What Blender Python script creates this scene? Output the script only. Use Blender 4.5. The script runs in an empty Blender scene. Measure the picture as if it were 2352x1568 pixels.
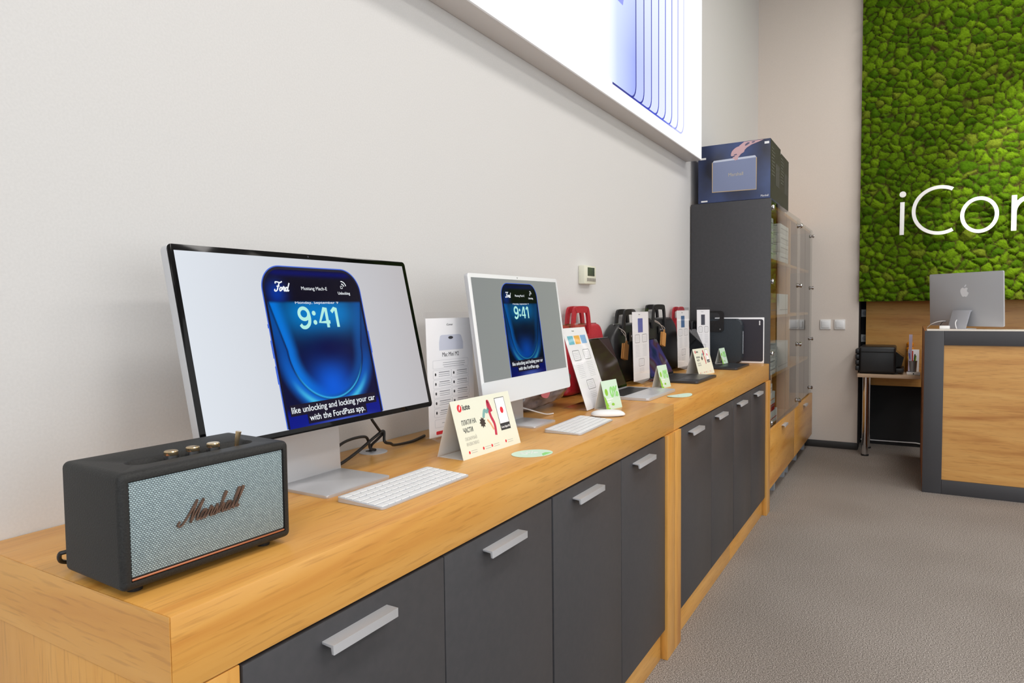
import bpy, bmesh, math, random
import numpy as np
from mathutils import Matrix, Vector
random.seed(7); rng = np.random.default_rng(7)
R = math.radians
sc = bpy.context.scene
C = sc.collection

# ------------------------------------------------------------------ camera, world, lights, exposure
YAW, PITCH, ROLL = 0.53233, 0.04944, -0.010886
_fw = Vector((math.cos(YAW)*math.cos(PITCH), math.sin(YAW)*math.cos(PITCH), -math.sin(PITCH)))
_rt = Vector((math.sin(YAW), -math.cos(YAW), 0)); _up = _rt.cross(_fw)
_r2 = _rt*math.cos(ROLL) + _up*math.sin(ROLL); _u2 = _up*math.cos(ROLL) - _rt*math.sin(ROLL)
cam = bpy.data.cameras.new('camera'); camo = bpy.data.objects.new('camera', cam); C.objects.link(camo)
M3 = Matrix((_r2, _u2, -_fw)).transposed()
camo.matrix_world = Matrix.Translation((0, -1.2424, 1.282)) @ M3.to_4x4()
cam.sensor_width = 36; cam.lens = 1554.7/2352*36; cam.clip_start = .02
sc.camera = camo
w = bpy.data.worlds.new('world'); sc.world = w; w.use_nodes = True
w.node_tree.nodes['Background'].inputs[0].default_value = (.8, .9, 1, 1)
w.node_tree.nodes['Background'].inputs[1].default_value = 1.0
sc.view_settings.view_transform = 'Standard'; sc.view_settings.look = 'None'
sc.view_settings.gamma = 1; sc.view_settings.use_curve_mapping = False
sc.view_settings.exposure = 0.0
sc.cycles.use_denoising = True
sc.cycles.max_bounces = 10; sc.cycles.transparent_max_bounces = 16
sc.cycles.caustics_reflective = False; sc.cycles.caustics_refractive = False

def spot(loc, tgt, power, ang, col=(1, .97, .92)):
    l = bpy.data.lights.new('spot_light', 'SPOT'); l.energy = power; l.spot_size = math.radians(ang); l.spot_blend = .6; l.shadow_soft_size = .04; l.color = col
    o = bpy.data.objects.new('spot_light', l); C.objects.link(o); o.location = loc
    o.rotation_euler = (Vector(tgt)-Vector(loc)).to_track_quat('-Z', 'Y').to_euler(); return o
def area(name, loc, rot, sx, sy, power, col):
    l = bpy.data.lights.new(name, 'AREA'); l.shape = 'RECTANGLE'; l.size = sx; l.size_y = sy
    l.energy = power; l.color = col
    o = bpy.data.objects.new(name, l); C.objects.link(o); o.location = loc; o.rotation_euler = rot
    return o
LK = .372
LAMPS = [(x, y) for x in (-1.6, 1.1, 3.8, 5.6) for y in (-1.9, -4.1)]
for x, y in LAMPS:
    area('lamp_light', (x, y, 4.10), (0, 0, 0), 1.15, .55, (62 if x < 5 else 30)*LK, (1, .965, .93))
spot((4.1, -2.1, 4.0), (6.6, -2.35, 2.0), 520, 38)
area('window_light', (-2.85, -3.4, 1.9), (0, R(-90), 0), 3.0, 4.4, 200*LK, (.90, .96, 1))
area('window_light', (1.5, -5.85, 1.9), (R(90), 0, 0), 6.0, 3.0, 150*LK, (.95, .98, 1))

# ------------------------------------------------------------------ materials
def lin(c): return tuple((x/255/12.92 if x <= 10 else ((x/255+.055)/1.055)**2.4) for x in c)
def mat(name, rgb, rough=.5, metal=0, spec=.5, **k):
    m = bpy.data.materials.new(name); m.use_nodes = True
    b = m.node_tree.nodes['Principled BSDF']
    b.inputs['Base Color'].default_value = (*lin(rgb), 1); b.inputs['Roughness'].default_value = rough
    b.inputs['Metallic'].default_value = metal; b.inputs['Specular IOR Level'].default_value = spec
    for a, v in k.items(): b.inputs[a.replace('_', ' ')].default_value = v
    return m
def emis(name, rgb, s=1.0, rough=.2):
    m = mat(name, (0, 0, 0), rough)
    b = m.node_tree.nodes['Principled BSDF']
    b.inputs['Emission Color'].default_value = (*lin(rgb), 1); b.inputs['Emission Strength'].default_value = s; b.inputs['Specular IOR Level'].default_value = .15
    return m
def nd(m, t, **k):
    n = m.node_tree.nodes.new(t)
    for a, v in k.items():
        if a in n.inputs: n.inputs[a].default_value = v
        else: setattr(n, a, v)
    return n
def lk(m, a, b): m.node_tree.links.new(a, b)
def bsdf(m): return m.node_tree.nodes['Principled BSDF']
def noisy(m, scale, amt, c1, c2, stretch=(1, 1, 1), bump=0, detail=4, lo=.35, hi=.65):
    tc = nd(m, 'ShaderNodeTexCoord'); mp = nd(m, 'ShaderNodeMapping'); mp.inputs['Scale'].default_value = stretch
    n = nd(m, 'ShaderNodeTexNoise'); n.inputs['Scale'].default_value = scale; n.inputs['Detail'].default_value = detail
    r = nd(m, 'ShaderNodeValToRGB'); r.color_ramp.elements[0].position = lo; r.color_ramp.elements[1].position = hi
    r.color_ramp.elements[0].color = (*lin(c1), 1); r.color_ramp.elements[1].color = (*lin(c2), 1)
    lk(m, tc.outputs['Object'], mp.inputs[0]); lk(m, mp.outputs[0], n.inputs[0]); lk(m, n.outputs['Fac'], r.inputs[0])
    lk(m, r.outputs[0], bsdf(m).inputs['Base Color'])
    if bump:
        b = nd(m, 'ShaderNodeBump'); b.inputs['Strength'].default_value = bump; b.inputs['Distance'].default_value = .002
        lk(m, n.outputs['Fac'], b.inputs['Height']); lk(m, b.outputs[0], bsdf(m).inputs['Normal'])
    return m
def wood(name, axis, c1, c2, c3, rough=.32):
    m = mat(name, c1, rough)
    st = [9, 9, 9]; st[axis] = .7
    st2 = [170, 170, 170]; st2[axis] = 11
    tc = nd(m, 'ShaderNodeTexCoord')
    a = nd(m, 'ShaderNodeMapping'); a.inputs['Scale'].default_value = st
    b = nd(m, 'ShaderNodeMapping'); b.inputs['Scale'].default_value = st2
    lk(m, tc.outputs['Object'], a.inputs[0]); lk(m, tc.outputs['Object'], b.inputs[0])
    n1 = nd(m, 'ShaderNodeTexNoise'); n1.inputs['Scale'].default_value = 1.6; n1.inputs['Detail'].default_value = 5; n1.inputs['Distortion'].default_value = .6
    n2 = nd(m, 'ShaderNodeTexNoise'); n2.inputs['Scale'].default_value = 1.0; n2.inputs['Detail'].default_value = 3
    lk(m, a.outputs[0], n1.inputs[0]); lk(m, b.outputs[0], n2.inputs[0])
    r = nd(m, 'ShaderNodeValToRGB'); e = r.color_ramp.elements
    e[0].position = .28; e[0].color = (*lin(c3), 1); e[1].position = .45; e[1].color = (*lin(c1), 1)
    e2 = e.new(.7); e2.color = (*lin(c2), 1)
    lk(m, n1.outputs['Fac'], r.inputs[0])
    r2 = nd(m, 'ShaderNodeValToRGB'); r2.color_ramp.elements[0].position = .33; r2.color_ramp.elements[1].position = .46
    r2.color_ramp.elements[0].color = (.62, .54, .46, 1); r2.color_ramp.elements[1].color = (1, 1, 1, 1)
    lk(m, n2.outputs['Fac'], r2.inputs[0])
    mx = nd(m, 'ShaderNodeMix'); mx.data_type = 'RGBA'; mx.blend_type = 'MULTIPLY'; mx.inputs[0].default_value = .42
    lk(m, r.outputs[0], mx.inputs[6]); lk(m, r2.outputs[0], mx.inputs[7]); lk(m, mx.outputs[2], bsdf(m).inputs['Base Color'])
    return m
def colattr(name, s=1.0, rough=.12, emit=True, bump=False):
    m = mat(name, (0, 0, 0), rough)
    a = nd(m, 'ShaderNodeVertexColor'); a.layer_name = 'Col'
    lk(m, a.outputs[0], bsdf(m).inputs['Emission Color' if emit else 'Base Color'])
    if emit: bsdf(m).inputs['Emission Strength'].default_value = s
    return m
def clear(name, tint, ior=1.5, rough=.02):
    m = bpy.data.materials.new(name); m.use_nodes = True; nt = m.node_tree; nt.nodes.clear()
    o = nd(m, 'ShaderNodeOutputMaterial'); t = nd(m, 'ShaderNodeBsdfTransparent'); g = nd(m, 'ShaderNodeBsdfGlossy')
    f = nd(m, 'ShaderNodeFresnel'); f.inputs[0].default_value = ior; mx = nd(m, 'ShaderNodeMixShader')
    t.inputs[0].default_value = (*tint, 1); g.inputs['Roughness'].default_value = rough
    ge = nd(m, 'ShaderNodeNewGeometry'); sb = nd(m, 'ShaderNodeMath'); sb.operation = 'SUBTRACT'; sb.inputs[0].default_value = 1; lk(m, ge.outputs['Backfacing'], sb.inputs[1])
    ml = nd(m, 'ShaderNodeMath'); ml.operation = 'MULTIPLY'
    # both faces of a pane reflect: R = 2r/(1+r)
    a2 = nd(m, 'ShaderNodeMath'); a2.operation = 'MULTIPLY'; a2.inputs[1].default_value = 2; lk(m, f.outputs[0], a2.inputs[0])
    a1 = nd(m, 'ShaderNodeMath'); a1.operation = 'ADD'; a1.inputs[1].default_value = 1; lk(m, f.outputs[0], a1.inputs[0])
    dv = nd(m, 'ShaderNodeMath'); dv.operation = 'DIVIDE'; lk(m, a2.outputs[0], dv.inputs[0]); lk(m, a1.outputs[0], dv.inputs[1]); lk(m, dv.outputs[0], ml.inputs[0]); lk(m, sb.outputs[0], ml.inputs[1])
    lk(m, ml.outputs[0], mx.inputs[0]); lk(m, t.outputs[0], mx.inputs[1]); lk(m, g.outputs[0], mx.inputs[2]); lk(m, mx.outputs[0], o.inputs[0])
    return m

W1, W2, W3 = (214, 155, 74), (224, 170, 92), (196, 130, 54)
wood_x = wood('oak_grain_x', 0, W1, W2, W3)
wood_y = wood('oak_grain_y', 1, W1, W2, W3)
wood_z = wood('oak_grain_z', 2, W1, W2, W3)
wood_dk = wood('oak_panel', 1, (206, 152, 82), (216, 166, 96), (178, 118, 56), .4)
dark = noisy(mat('anthracite_laminate', (74, 74, 77), .42, spec=.35), 60, 1, (66, 66, 69), (70, 69, 72))
dark2 = mat('anthracite_matt', (66, 66, 70), .5)
black = mat('black_recess', (6, 6, 7), .7)
wallm = noisy(mat('painted_wall', (216, 215, 214), .75), 220, 1, (214, 213, 212), (218, 217, 216), bump=.05)
wallw = noisy(mat('painted_wall_end', (222, 212, 203), .75), 220, 1, (220, 210, 201), (224, 214, 205), bump=.05)
ceilm = mat('ceiling_paint', (232, 231, 230), .9)
basem = mat('black_baseboard', (40, 36, 34), .5)
alu = mat('brushed_aluminium', (196, 197, 201), .4, .3)
silver = mat('silver_aluminium', (205, 206, 210), .32, .35)
silver_bk = mat('silver_case_back', (186, 188, 194), .4, .2)
spgrey = mat('space_grey_aluminium', (70, 71, 76), .35, .6)
white = mat('white_plastic', (240, 240, 240), .35)
whitepaint = mat('white_enamel', (238, 240, 242), .3)
paper = mat('white_paper', (248, 248, 251), .6)
cream = mat('cream_card', (234, 236, 219), .5)
cardin = mat('card_inside', (225, 220, 215), .7)
greenp = mat('pale_green_card', (210, 236, 216), .5)
greeni = mat('lime_print', (142, 204, 62), .5)
greenm = mat('mid_green_print', (150, 222, 130), .5)
ink = mat('black_ink', (45, 45, 50), .6)
inkg = mat('grey_ink', (150, 152, 158), .6)
inkl = mat('light_grey_ink', (196, 198, 204), .6)
redp = mat('red_print', (226, 40, 55), .5)
bluep = mat('blue_print', (70, 100, 190), .5)
blackgl = mat('black_glass', (8, 8, 10), .05, spec=.22)
blackpl = mat('black_plastic', (24, 25, 28), .4)
rubber = mat('black_rubber', (18, 18, 20), .6)
leath = noisy(mat('black_vinyl', (36, 36, 36), .55, spec=.35), 420, 1, (32, 32, 32), (42, 42, 41), bump=.35)
leathb = noisy(mat('black_leather', (24, 24, 26), .38), 180, 1, (20, 20, 22), (30, 30, 32), bump=.2)
leathr = noisy(mat('red_leather', (176, 34, 48), .42), 180, 1, (168, 30, 44), (186, 40, 54), bump=.2)
leathn = noisy(mat('navy_black_shell', (40, 48, 56), .5), 180, 1, (37, 45, 52), (43, 51, 60), bump=.1)
tan = mat('tan_leather', (196, 140, 78), .5)
string = mat('pale_string', (215, 205, 195), .7)
copper = mat('copper_trim', (205, 140, 110), .3, .8)
brass = mat('brass_knob', (214, 190, 150), .22, .9)
bronze = mat('bronze_lettering', (132, 106, 92), .35, .75)
chrome = mat('chrome', (225, 225, 228), .12, 1)
steel = mat('steel', (190, 190, 192), .25, .9)
glassm = clear('cabinet_glass', (.90, .92, .90), 1.6, .012)
acryl = clear('clear_acrylic', (.997, .997, .999), 1.2, .03)
cablem = mat('black_cable', (22, 20, 20), .45)
cablew = mat('white_cable', (230, 230, 232), .4)
lcd = mat('grey_green_lcd', (74, 84, 68), .2)
thermo = mat('ivory_plastic', (226, 226, 208), .45)
greybtn = mat('grey_button', (150, 145, 138), .5)
laminate = mat('light_beech_laminate', (206, 178, 150), .45)
footm = mat('grey_painted_foot', (150, 156, 164), .5)
orange = mat('orange_plastic', (240, 150, 20), .4)
lampm = emis('lamp_diffuser', (255, 246, 235), 3.0)

def grille_mat():
    m = mat('salt_and_pepper_grille', (120, 135, 140), .6)
    tc = nd(m, 'ShaderNodeTexCoord'); mp = nd(m, 'ShaderNodeMapping'); mp.inputs['Rotation'].default_value = (R(90), 0, 0)
    b = nd(m, 'ShaderNodeTexBrick'); b.inputs['Scale'].default_value = 1.0
    b.inputs['Brick Width'].default_value = .0038; b.inputs['Row Height'].default_value = .0025; b.inputs['Mortar Size'].default_value = .00052
    b.inputs['Mortar Smooth'].default_value = .7
    b.inputs['Color1'].default_value = (*lin((178, 198, 202)), 1); b.inputs['Color2'].default_value = (*lin((156, 176, 182)), 1)
    b.inputs['Mortar'].default_value = (*lin((22, 32, 36)), 1)
    lk(m, tc.outputs['Object'], mp.inputs[0]); lk(m, mp.outputs[0], b.inputs[0]); lk(m, b.outputs[0], bsdf(m).inputs['Base Color'])
    return m
grillem = grille_mat()
def carpet_mat():
    m = mat('grey_carpet', (140, 130, 122), .95, spec=.1)
    tc = nd(m, 'ShaderNodeTexCoord')
    n = nd(m, 'ShaderNodeTexNoise'); n.inputs['Scale'].default_value = 240; n.inputs['Detail'].default_value = 3; n.inputs['Roughness'].default_value = .75
    lk(m, tc.outputs['Object'], n.inputs[0])
    r = nd(m, 'ShaderNodeValToRGB'); e = r.color_ramp.elements
    e[0].position = .36; e[0].color = (*lin((84, 78, 75)), 1); e[1].position = .64; e[1].color = (*lin((206, 198, 192)), 1)
    x = e.new(.5); x.color = (*lin((140, 133, 127)), 1)
    lk(m, n.outputs['Fac'], r.inputs[0])
    n2 = nd(m, 'ShaderNodeTexNoise'); n2.inputs['Scale'].default_value = 1.3
    lk(m, tc.outputs['Object'], n2.inputs[0])
    r2 = nd(m, 'ShaderNodeValToRGB'); r2.color_ramp.elements[0].color = (.88, .87, .86, 1); r2.color_ramp.elements[1].color = (1, 1, 1, 1)
    r2.color_ramp.elements[0].position = .35; r2.color_ramp.elements[1].position = .65
    lk(m, n2.outputs['Fac'], r2.inputs[0])
    mx = nd(m, 'ShaderNodeMix'); mx.data_type = 'RGBA'; mx.blend_type = 'MULTIPLY'; mx.inputs[0].default_value = 1
    lk(m, r.outputs[0], mx.inputs[6]); lk(m, r2.outputs[0], mx.inputs[7]); lk(m, mx.outputs[2], bsdf(m).inputs['Base Color'])
    b = nd(m, 'ShaderNodeBump'); b.inputs['Strength'].default_value = .12; b.inputs['Distance'].default_value = .002
    lk(m, n.outputs['Fac'], b.inputs['Height']); lk(m, b.outputs[0], bsdf(m).inputs['Normal'])
    return m
carpet = carpet_mat()
def moss_mat():
    m = colattr('moss', emit=False, rough=.95); bsdf(m).inputs['Specular IOR Level'].default_value = .05
    tc = nd(m, 'ShaderNodeTexCoord'); n = nd(m, 'ShaderNodeTexNoise'); n.inputs['Scale'].default_value = 190; n.inputs['Detail'].default_value = 3
    b = nd(m, 'ShaderNodeBump'); b.inputs['Strength'].default_value = .9; b.inputs['Distance'].default_value = .008
    lk(m, tc.outputs['Object'], n.inputs[0]); lk(m, n.outputs['Fac'], b.inputs['Height']); lk(m, b.outputs[0], bsdf(m).inputs['Normal'])
    return m
mossm = moss_mat()
def bag_plastic():
    m = mat('grey_translucent_film', (150, 142, 146), .18, Coat_Weight=.6)
    return noisy(m, 9, 1, (105, 100, 106), (190, 176, 178), lo=.35, hi=.7, bump=.4)
filmm = bag_plastic()
scrm = colattr('screen_emission', 1.0, .08); bsdf(scrm).inputs['Specular IOR Level'].default_value = .15
signm = colattr('lightbox_print', 1.02, .5)
whitetx = emis('screen_white_text', (240, 245, 250), 1.0)
minttx = emis('screen_mint_text', (178, 236, 226), 1.0)
blacktx = emis('screen_caption_box', (22, 16, 40), 1.0)
rimtx = emis('screen_phone_rim', (70, 110, 225), .9)
rimtx2 = emis('screen_phone_bezel', (14, 12, 40), 1.0)
rimtx3 = emis('screen_banner', (14, 12, 30), 1.0)
linetx = emis('lightbox_line', (70, 80, 190), 1.2, .5)

# ------------------------------------------------------------------ mesh helpers
class MB:
    def __init__(s): s.v = []; s.f = []
    def add(s, vs, fs, M=None):
        o = len(s.v)
        for p in vs:
            p = Vector(p); s.v.append(tuple(M @ p) if M is not None else tuple(p))
        s.f += [tuple(i+o for i in f) for f in fs]; return s
    def bm(s, b, M=None):
        b.verts.index_update(); s.add([v.co.copy() for v in b.verts], [[v.index for v in f.verts] for f in b.faces], M); b.free(); return s
    def box(s, a, b, bev=0, seg=2, M=None):
        x = bmesh.new(); bmesh.ops.create_cube(x, size=1)
        sz = [abs(b[i]-a[i]) for i in range(3)]; c = [(a[i]+b[i])/2 for i in range(3)]
        for v in x.verts: v.co = Vector([c[i]+v.co[i]*sz[i] for i in range(3)])
        if bev: bmesh.ops.bevel(x, geom=x.edges[:], offset=min(bev, min(sz)*.49), segments=seg, profile=.5, affect='EDGES')
        return s.bm(x, M)
    def prism(s, pts, z0, z1, M=None, bev=0, seg=2):
        x = bmesh.new(); lo = [x.verts.new((p[0], p[1], z0)) for p in pts]; hi = [x.verts.new((p[0], p[1], z1)) for p in pts]
        n = len(pts); x.faces.new(lo[::-1]); t = x.faces.new(hi)
        for i in range(n): x.faces.new((lo[i], lo[(i+1) % n], hi[(i+1) % n], hi[i]))
        if bev:
            es = [e for e in x.edges if abs(e.verts[0].co.z-e.verts[1].co.z) < 1e-9]
            bmesh.ops.bevel(x, geom=es, offset=bev, segments=seg, profile=.5, affect='EDGES')
        return s.bm(x, M)
    def tube(s, pts, r, n=8, M=None, closed=False, cap=True):
        P = [Vector(p) for p in pts]; rs = r if isinstance(r, (list, tuple)) else [r]*len(P)
        vs = []; fs = []; up = None; N = len(P)
        for i, p in enumerate(P):
            d = (P[(i+1) % N]-P[i-1]) if closed else (P[min(i+1, N-1)]-P[max(i-1, 0)])
            if d.length < 1e-9: d = Vector((0, 0, 1))
            d.normalize()
            if up is None: up = d.orthogonal().normalized()
            up = (up-d*up.dot(d)); up = up.normalized() if up.length > 1e-6 else d.orthogonal().normalized()
            b = d.cross(up)
            for k in range(n):
                a = 2*math.pi*k/n; vs.append(p+(up*math.cos(a)+b*math.sin(a))*rs[i])
        for i in range(N if closed else N-1):
            j = (i+1) % N
            for k in range(n):
                k2 = (k+1) % n; fs.append((i*n+k, i*n+k2, j*n+k2, j*n+k))
        if cap and not closed: fs += [tuple(range(n))[::-1], tuple((N-1)*n+k for k in range(n))]
        return s.add(vs, fs, M)
    def cyl(s, p0, p1, r0, r1=None, n=20, M=None): return s.tube([p0, p1], [r0, r1 if r1 is not None else r0], n, M)
    def lathe(s, prof, n=24, M=None):
        vs = []; fs = []
        for r, z in prof:
            for k in range(n): a = 2*math.pi*k/n; vs.append((r*math.cos(a), r*math.sin(a), z))
        for i in range(len(prof)-1):
            for k in range(n): k2 = (k+1) % n; fs.append((i*n+k, i*n+k2, (i+1)*n+k2, (i+1)*n+k))
        fs.append(tuple(range(n))[::-1]); fs.append(tuple((len(prof)-1)*n+k for k in range(n)))
        return s.add(vs, fs, M)
    def ribbon(s, pts, w, t, M=None, smooth=True, closed=False, taper=False):
        P = cat(pts, closed) if smooth else [Vector((p[0], p[1])) for p in pts]
        N = len(P); vs = []; fs = []
        for i, p in enumerate(P):
            d = (P[(i+1) % N]-P[i-1]) if closed else (P[min(i+1, N-1)]-P[max(i-1, 0)])
            if d.length < 1e-9: d = Vector((1, 0))
            d.normalize(); n = Vector((-d.y, d.x)); ww = w/2*(.45+.55*math.sin(math.pi*min(1, max(0, i/(N-1))))**.5) if taper else w/2
            a = p+n*ww; b = p-n*ww
            vs += [(a.x, a.y, 0), (b.x, b.y, 0), (b.x, b.y, t), (a.x, a.y, t)]
        for i in range(N if closed else N-1):
            j = (i+1) % N
            for k in range(4): k2 = (k+1) % 4; fs.append((i*4+k, i*4+k2, j*4+k2, j*4+k))
        if not closed: fs += [(0, 3, 2, 1), tuple((N-1)*4+k for k in range(4))]
        return s.add(vs, fs, M)
    def rect(s, x0, y0, x1, y1, t=.0003, M=None): return s.box((x0, y0, 0), (x1, y1, t), M=M)
    def text(s, body, x, y, h, width=None, align='LEFT', M=None, t=.0003, bold=0):
        vs, fs = textmesh(body, bold)
        if not vs: return s
        xs = [v[0] for v in vs]; x0, x1 = min(xs), max(xs); sy = h; sx = h if width is None else width/(x1-x0)
        ww = (x1-x0)*sx; ox = x-x0*sx - (ww/2 if align == 'CENTER' else ww if align == 'RIGHT' else 0)
        out = [(v[0]*sx+ox, v[1]*sy+y, v[2]*t) for v in vs]
        return s.add(out, fs, M)
    def build(s, name, m, parent=None, smooth=True, ang=35, world=False):
        me = bpy.data.meshes.new(name); me.from_pydata(s.v, [], s.f); me.validate()
        x = bmesh.new(); x.from_mesh(me); bmesh.ops.recalc_face_normals(x, faces=x.faces); x.to_mesh(me); x.free()
        me.materials.append(m)
        if smooth:
            for p in me.polygons: p.use_smooth = True
            me.set_sharp_from_angle(angle=R(ang))
        o = bpy.data.objects.new(name, me); C.objects.link(o)
        if parent is not None:
            o.parent = parent
            if world:
                root = parent
                me.transform(WM[root.name].inverted())
            if parent.type == 'MESH': pass
        return o
WM = {}
_tc = {}
def textmesh(body, bold=0):
    k = (body, bold)
    if k in _tc: return _tc[k]
    cu = bpy.data.curves.new('t', 'FONT'); cu.body = body; cu.extrude = .5; cu.resolution_u = 3; cu.offset = bold
    o = bpy.data.objects.new('t', cu); C.objects.link(o)
    me = bpy.data.meshes.new_from_object(o.evaluated_get(bpy.context.evaluated_depsgraph_get()))
    vs = [tuple((v.co.x, v.co.y, v.co.z+.5)) for v in me.vertices]; fs = [tuple(p.vertices) for p in me.polygons]
    bpy.data.objects.remove(o); bpy.data.curves.remove(cu); bpy.data.meshes.remove(me)
    _tc[k] = (vs, fs); return _tc[k]
def cat(pts, closed=False, k=6):
    P = [Vector((p[0], p[1])) for p in pts]; n = len(P); out = []
    for i in range(n if closed else n-1):
        p0 = P[i-1] if (closed or i > 0) else P[0]; p1 = P[i]; p2 = P[(i+1) % n]; p3 = P[(i+2) % n] if (closed or i+2 < n) else P[-1]
        for j in range(k):
            t = j/k; out.append(.5*((2*p1)+(-p0+p2)*t+(2*p0-5*p1+4*p2-p3)*t*t+(-p0+3*p1-3*p2+p3)*t**3))
    if not closed: out.append(P[-1])
    return out
def cat3(pts, k=8):
    P = [Vector(p) for p in pts]; n = len(P); out = []
    for i in range(n-1):
        p0 = P[max(i-1, 0)]; p1 = P[i]; p2 = P[i+1]; p3 = P[min(i+2, n-1)]
        for j in range(k):
            t = j/k; out.append(.5*((2*p1)+(-p0+p2)*t+(2*p0-5*p1+4*p2-p3)*t*t+(-p0+3*p1-3*p2+p3)*t**3))
    out.append(P[-1]); return out
def rrect(w, h, r, n=6, cx=0, cy=0):
    pts = []
    for (sx, sy, a0) in ((1, 1, 0), (-1, 1, 90), (-1, -1, 180), (1, -1, 270)):
        for i in range(n+1):
            a = R(a0+90*i/n); pts.append((cx+sx*(w/2-r)+r*math.cos(a), cy+sy*(h/2-r)+r*math.sin(a)))
    return pts
def ell(cx, cy, a, b, n=32, a0=0, a1=360):
    return [(cx+a*math.cos(R(a0+(a1-a0)*i/n)), cy+b*math.sin(R(a0+(a1-a0)*i/n))) for i in range(n + (0 if a1-a0 == 360 else 1))]
BF = Matrix(((1, 0, 0, 0), (0, 0, -1, 0), (0, 1, 0, 0), (0, 0, 0, 1)))       # panel coords (right, up, out) -> x, z, -y
def FR(o=(0, 0, 0), tilt=0): return Matrix.Translation(o) @ Matrix.Rotation(R(-tilt), 4, 'X') @ BF
BX = Matrix(((0, 0, -1, 0), (-1, 0, 0, 0), (0, 1, 0, 0), (0, 0, 0, 1)))      # panel facing -x: right = -y, up = z, out = -x
def XR(o=(0, 0, 0)): return Matrix.Translation(o) @ BX

def thing(name, label, cat_, loc=(0, 0, 0), rz=0, group=None):
    o = bpy.data.objects.new(name, None); C.objects.link(o); o.empty_display_size = .05
    o.location = loc; o.rotation_euler = (0, 0, R(rz)); o['label'] = label; o['category'] = cat_
    if group: o['group'] = group
    WM[o.name] = Matrix.Translation(loc) @ Matrix.Rotation(R(rz), 4, 'Z')
    return o
def tag(o, label, cat_, group=None, kind=None):
    o['label'] = label; o['category'] = cat_
    if group: o['group'] = group
    if kind: o['kind'] = kind
    return o
def struct(name, mb, m, **k):
    o = mb.build(name, m, **k); o['kind'] = 'structure'; return o
def dup(root, label, loc, rz=None):
    c = root.copy(); C.objects.link(c); c.location = loc; c['label'] = label
    if rz is not None: c.rotation_euler = (0, 0, R(rz))
    def kids(a, b):
        for ch in [x for x in C.objects if x.parent == a]:
            d = ch.copy(); C.objects.link(d); d.parent = b; kids(ch, d)
    kids(root, c); return c
H = .922   # worktop height

# ------------------------------------------------------------------ room
XE = 6.63; CZ = 4.25
struct('floor', MB().box((-3, -6, -.06), (7.3, .1, 0)), carpet, smooth=False)
struct('ceiling', MB().box((-3.1, -6.1, CZ), (7.3, .1, CZ+.1)), ceilm, smooth=False)
struct('wall_left', MB().box((-3, 0, 0), (XE+.1, .1, CZ)), wallm, smooth=False)
struct('wall_end', MB().box((XE, -.853, 0), (XE+.12, 0, CZ)).box((XE, -6, 1.32), (XE+.12, -.853, CZ)), wallw, smooth=False)
struct('wall_niche', MB().box((XE+.12, -.853, 0), (7.0, -.80, 1.32)).box((7.0, -3.4, 0), (7.1, -.8, 1.35)).box((XE+.02, -3.4, 1.32), (7.05, -.8, 1.36)).box((XE+.004, -.858, .0), (XE+.16, -.8531, 1.32)), mat('niche_anthracite', (30, 30, 32), .8), smooth=False)
struct('wall_end_right', MB().box((XE, -6, 0), (XE+.12, -3.4, 1.32)), wallw, smooth=False)
struct('wall_right', MB().box((-3.1, -6.1, 0), (7.3, -6, CZ)), wallm, smooth=False)
struct('wall_back', MB().box((-3.1, -6, 0), (-3, 0, .4)).box((-3.1, -6, 3.5), (-3, 0, CZ)).box((-3.1, -1.0, .4), (-3, 0, 3.5)).box((-3.1, -6, .4), (-3, -5.7, 3.5)), wallm, smooth=False)
wf = MB()
for yy in (-5.66, -4.55, -3.4, -2.2, -1.04): wf.box((-3.08, yy-.03, .4), (-3.01, yy+.03, 3.5))
for zz in (.43, 3.47): wf.box((-3.08, -5.7, zz-.03), (-3.01, -1.0, zz+.03))
wo = struct('window_1', wf, dark2)
g = MB().box((-3.05, -5.68, .42), (-3.04, -1.02, 3.48)).build('pane', clear('window_glass', (.97, .98, .98), 1.45), wo)
struct('baseboard_end', MB().box((XE-.012, -.853, 0), (XE, -.002, .062), .002), basem)

# wall-mounted timber panel inside the niche behind the desk
o = MB().box((6.815, -3.38, .56), (6.84, -.8998, 1.316), .002).build('wall_panel', wood_dk)
tag(o, 'horizontal oak panel on the wall directly below the green moss', 'wall panel')
tag(MB().tube([(6.99, -.86, .034), (6.99, -1.1, .036), (6.99, -1.3, .038), (6.985, -1.36, .03), (6.98, -1.6, .006)], .005).build('wall_cable', cablew), 'thin pale cable running along the dark recess below the printer table', 'cable')
for zz, lb in ((1.20, 'upper white socket on the dark strip left of the oak wall panel'), (.97, 'lower white socket on the dark strip left of the oak wall panel')):
    t = thing('wall_socket', lb, 'socket', (7.0, -.882, zz), -90, 'sockets in the dark strip')
    MB().box((-.035, -.016, -.035), (.035, 0, .035), .006).build('plate', white, t)
    MB().cyl((0, -.017, 0), (0, -.0165, 0), .02).build('socket_well', inkl, t)

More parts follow.
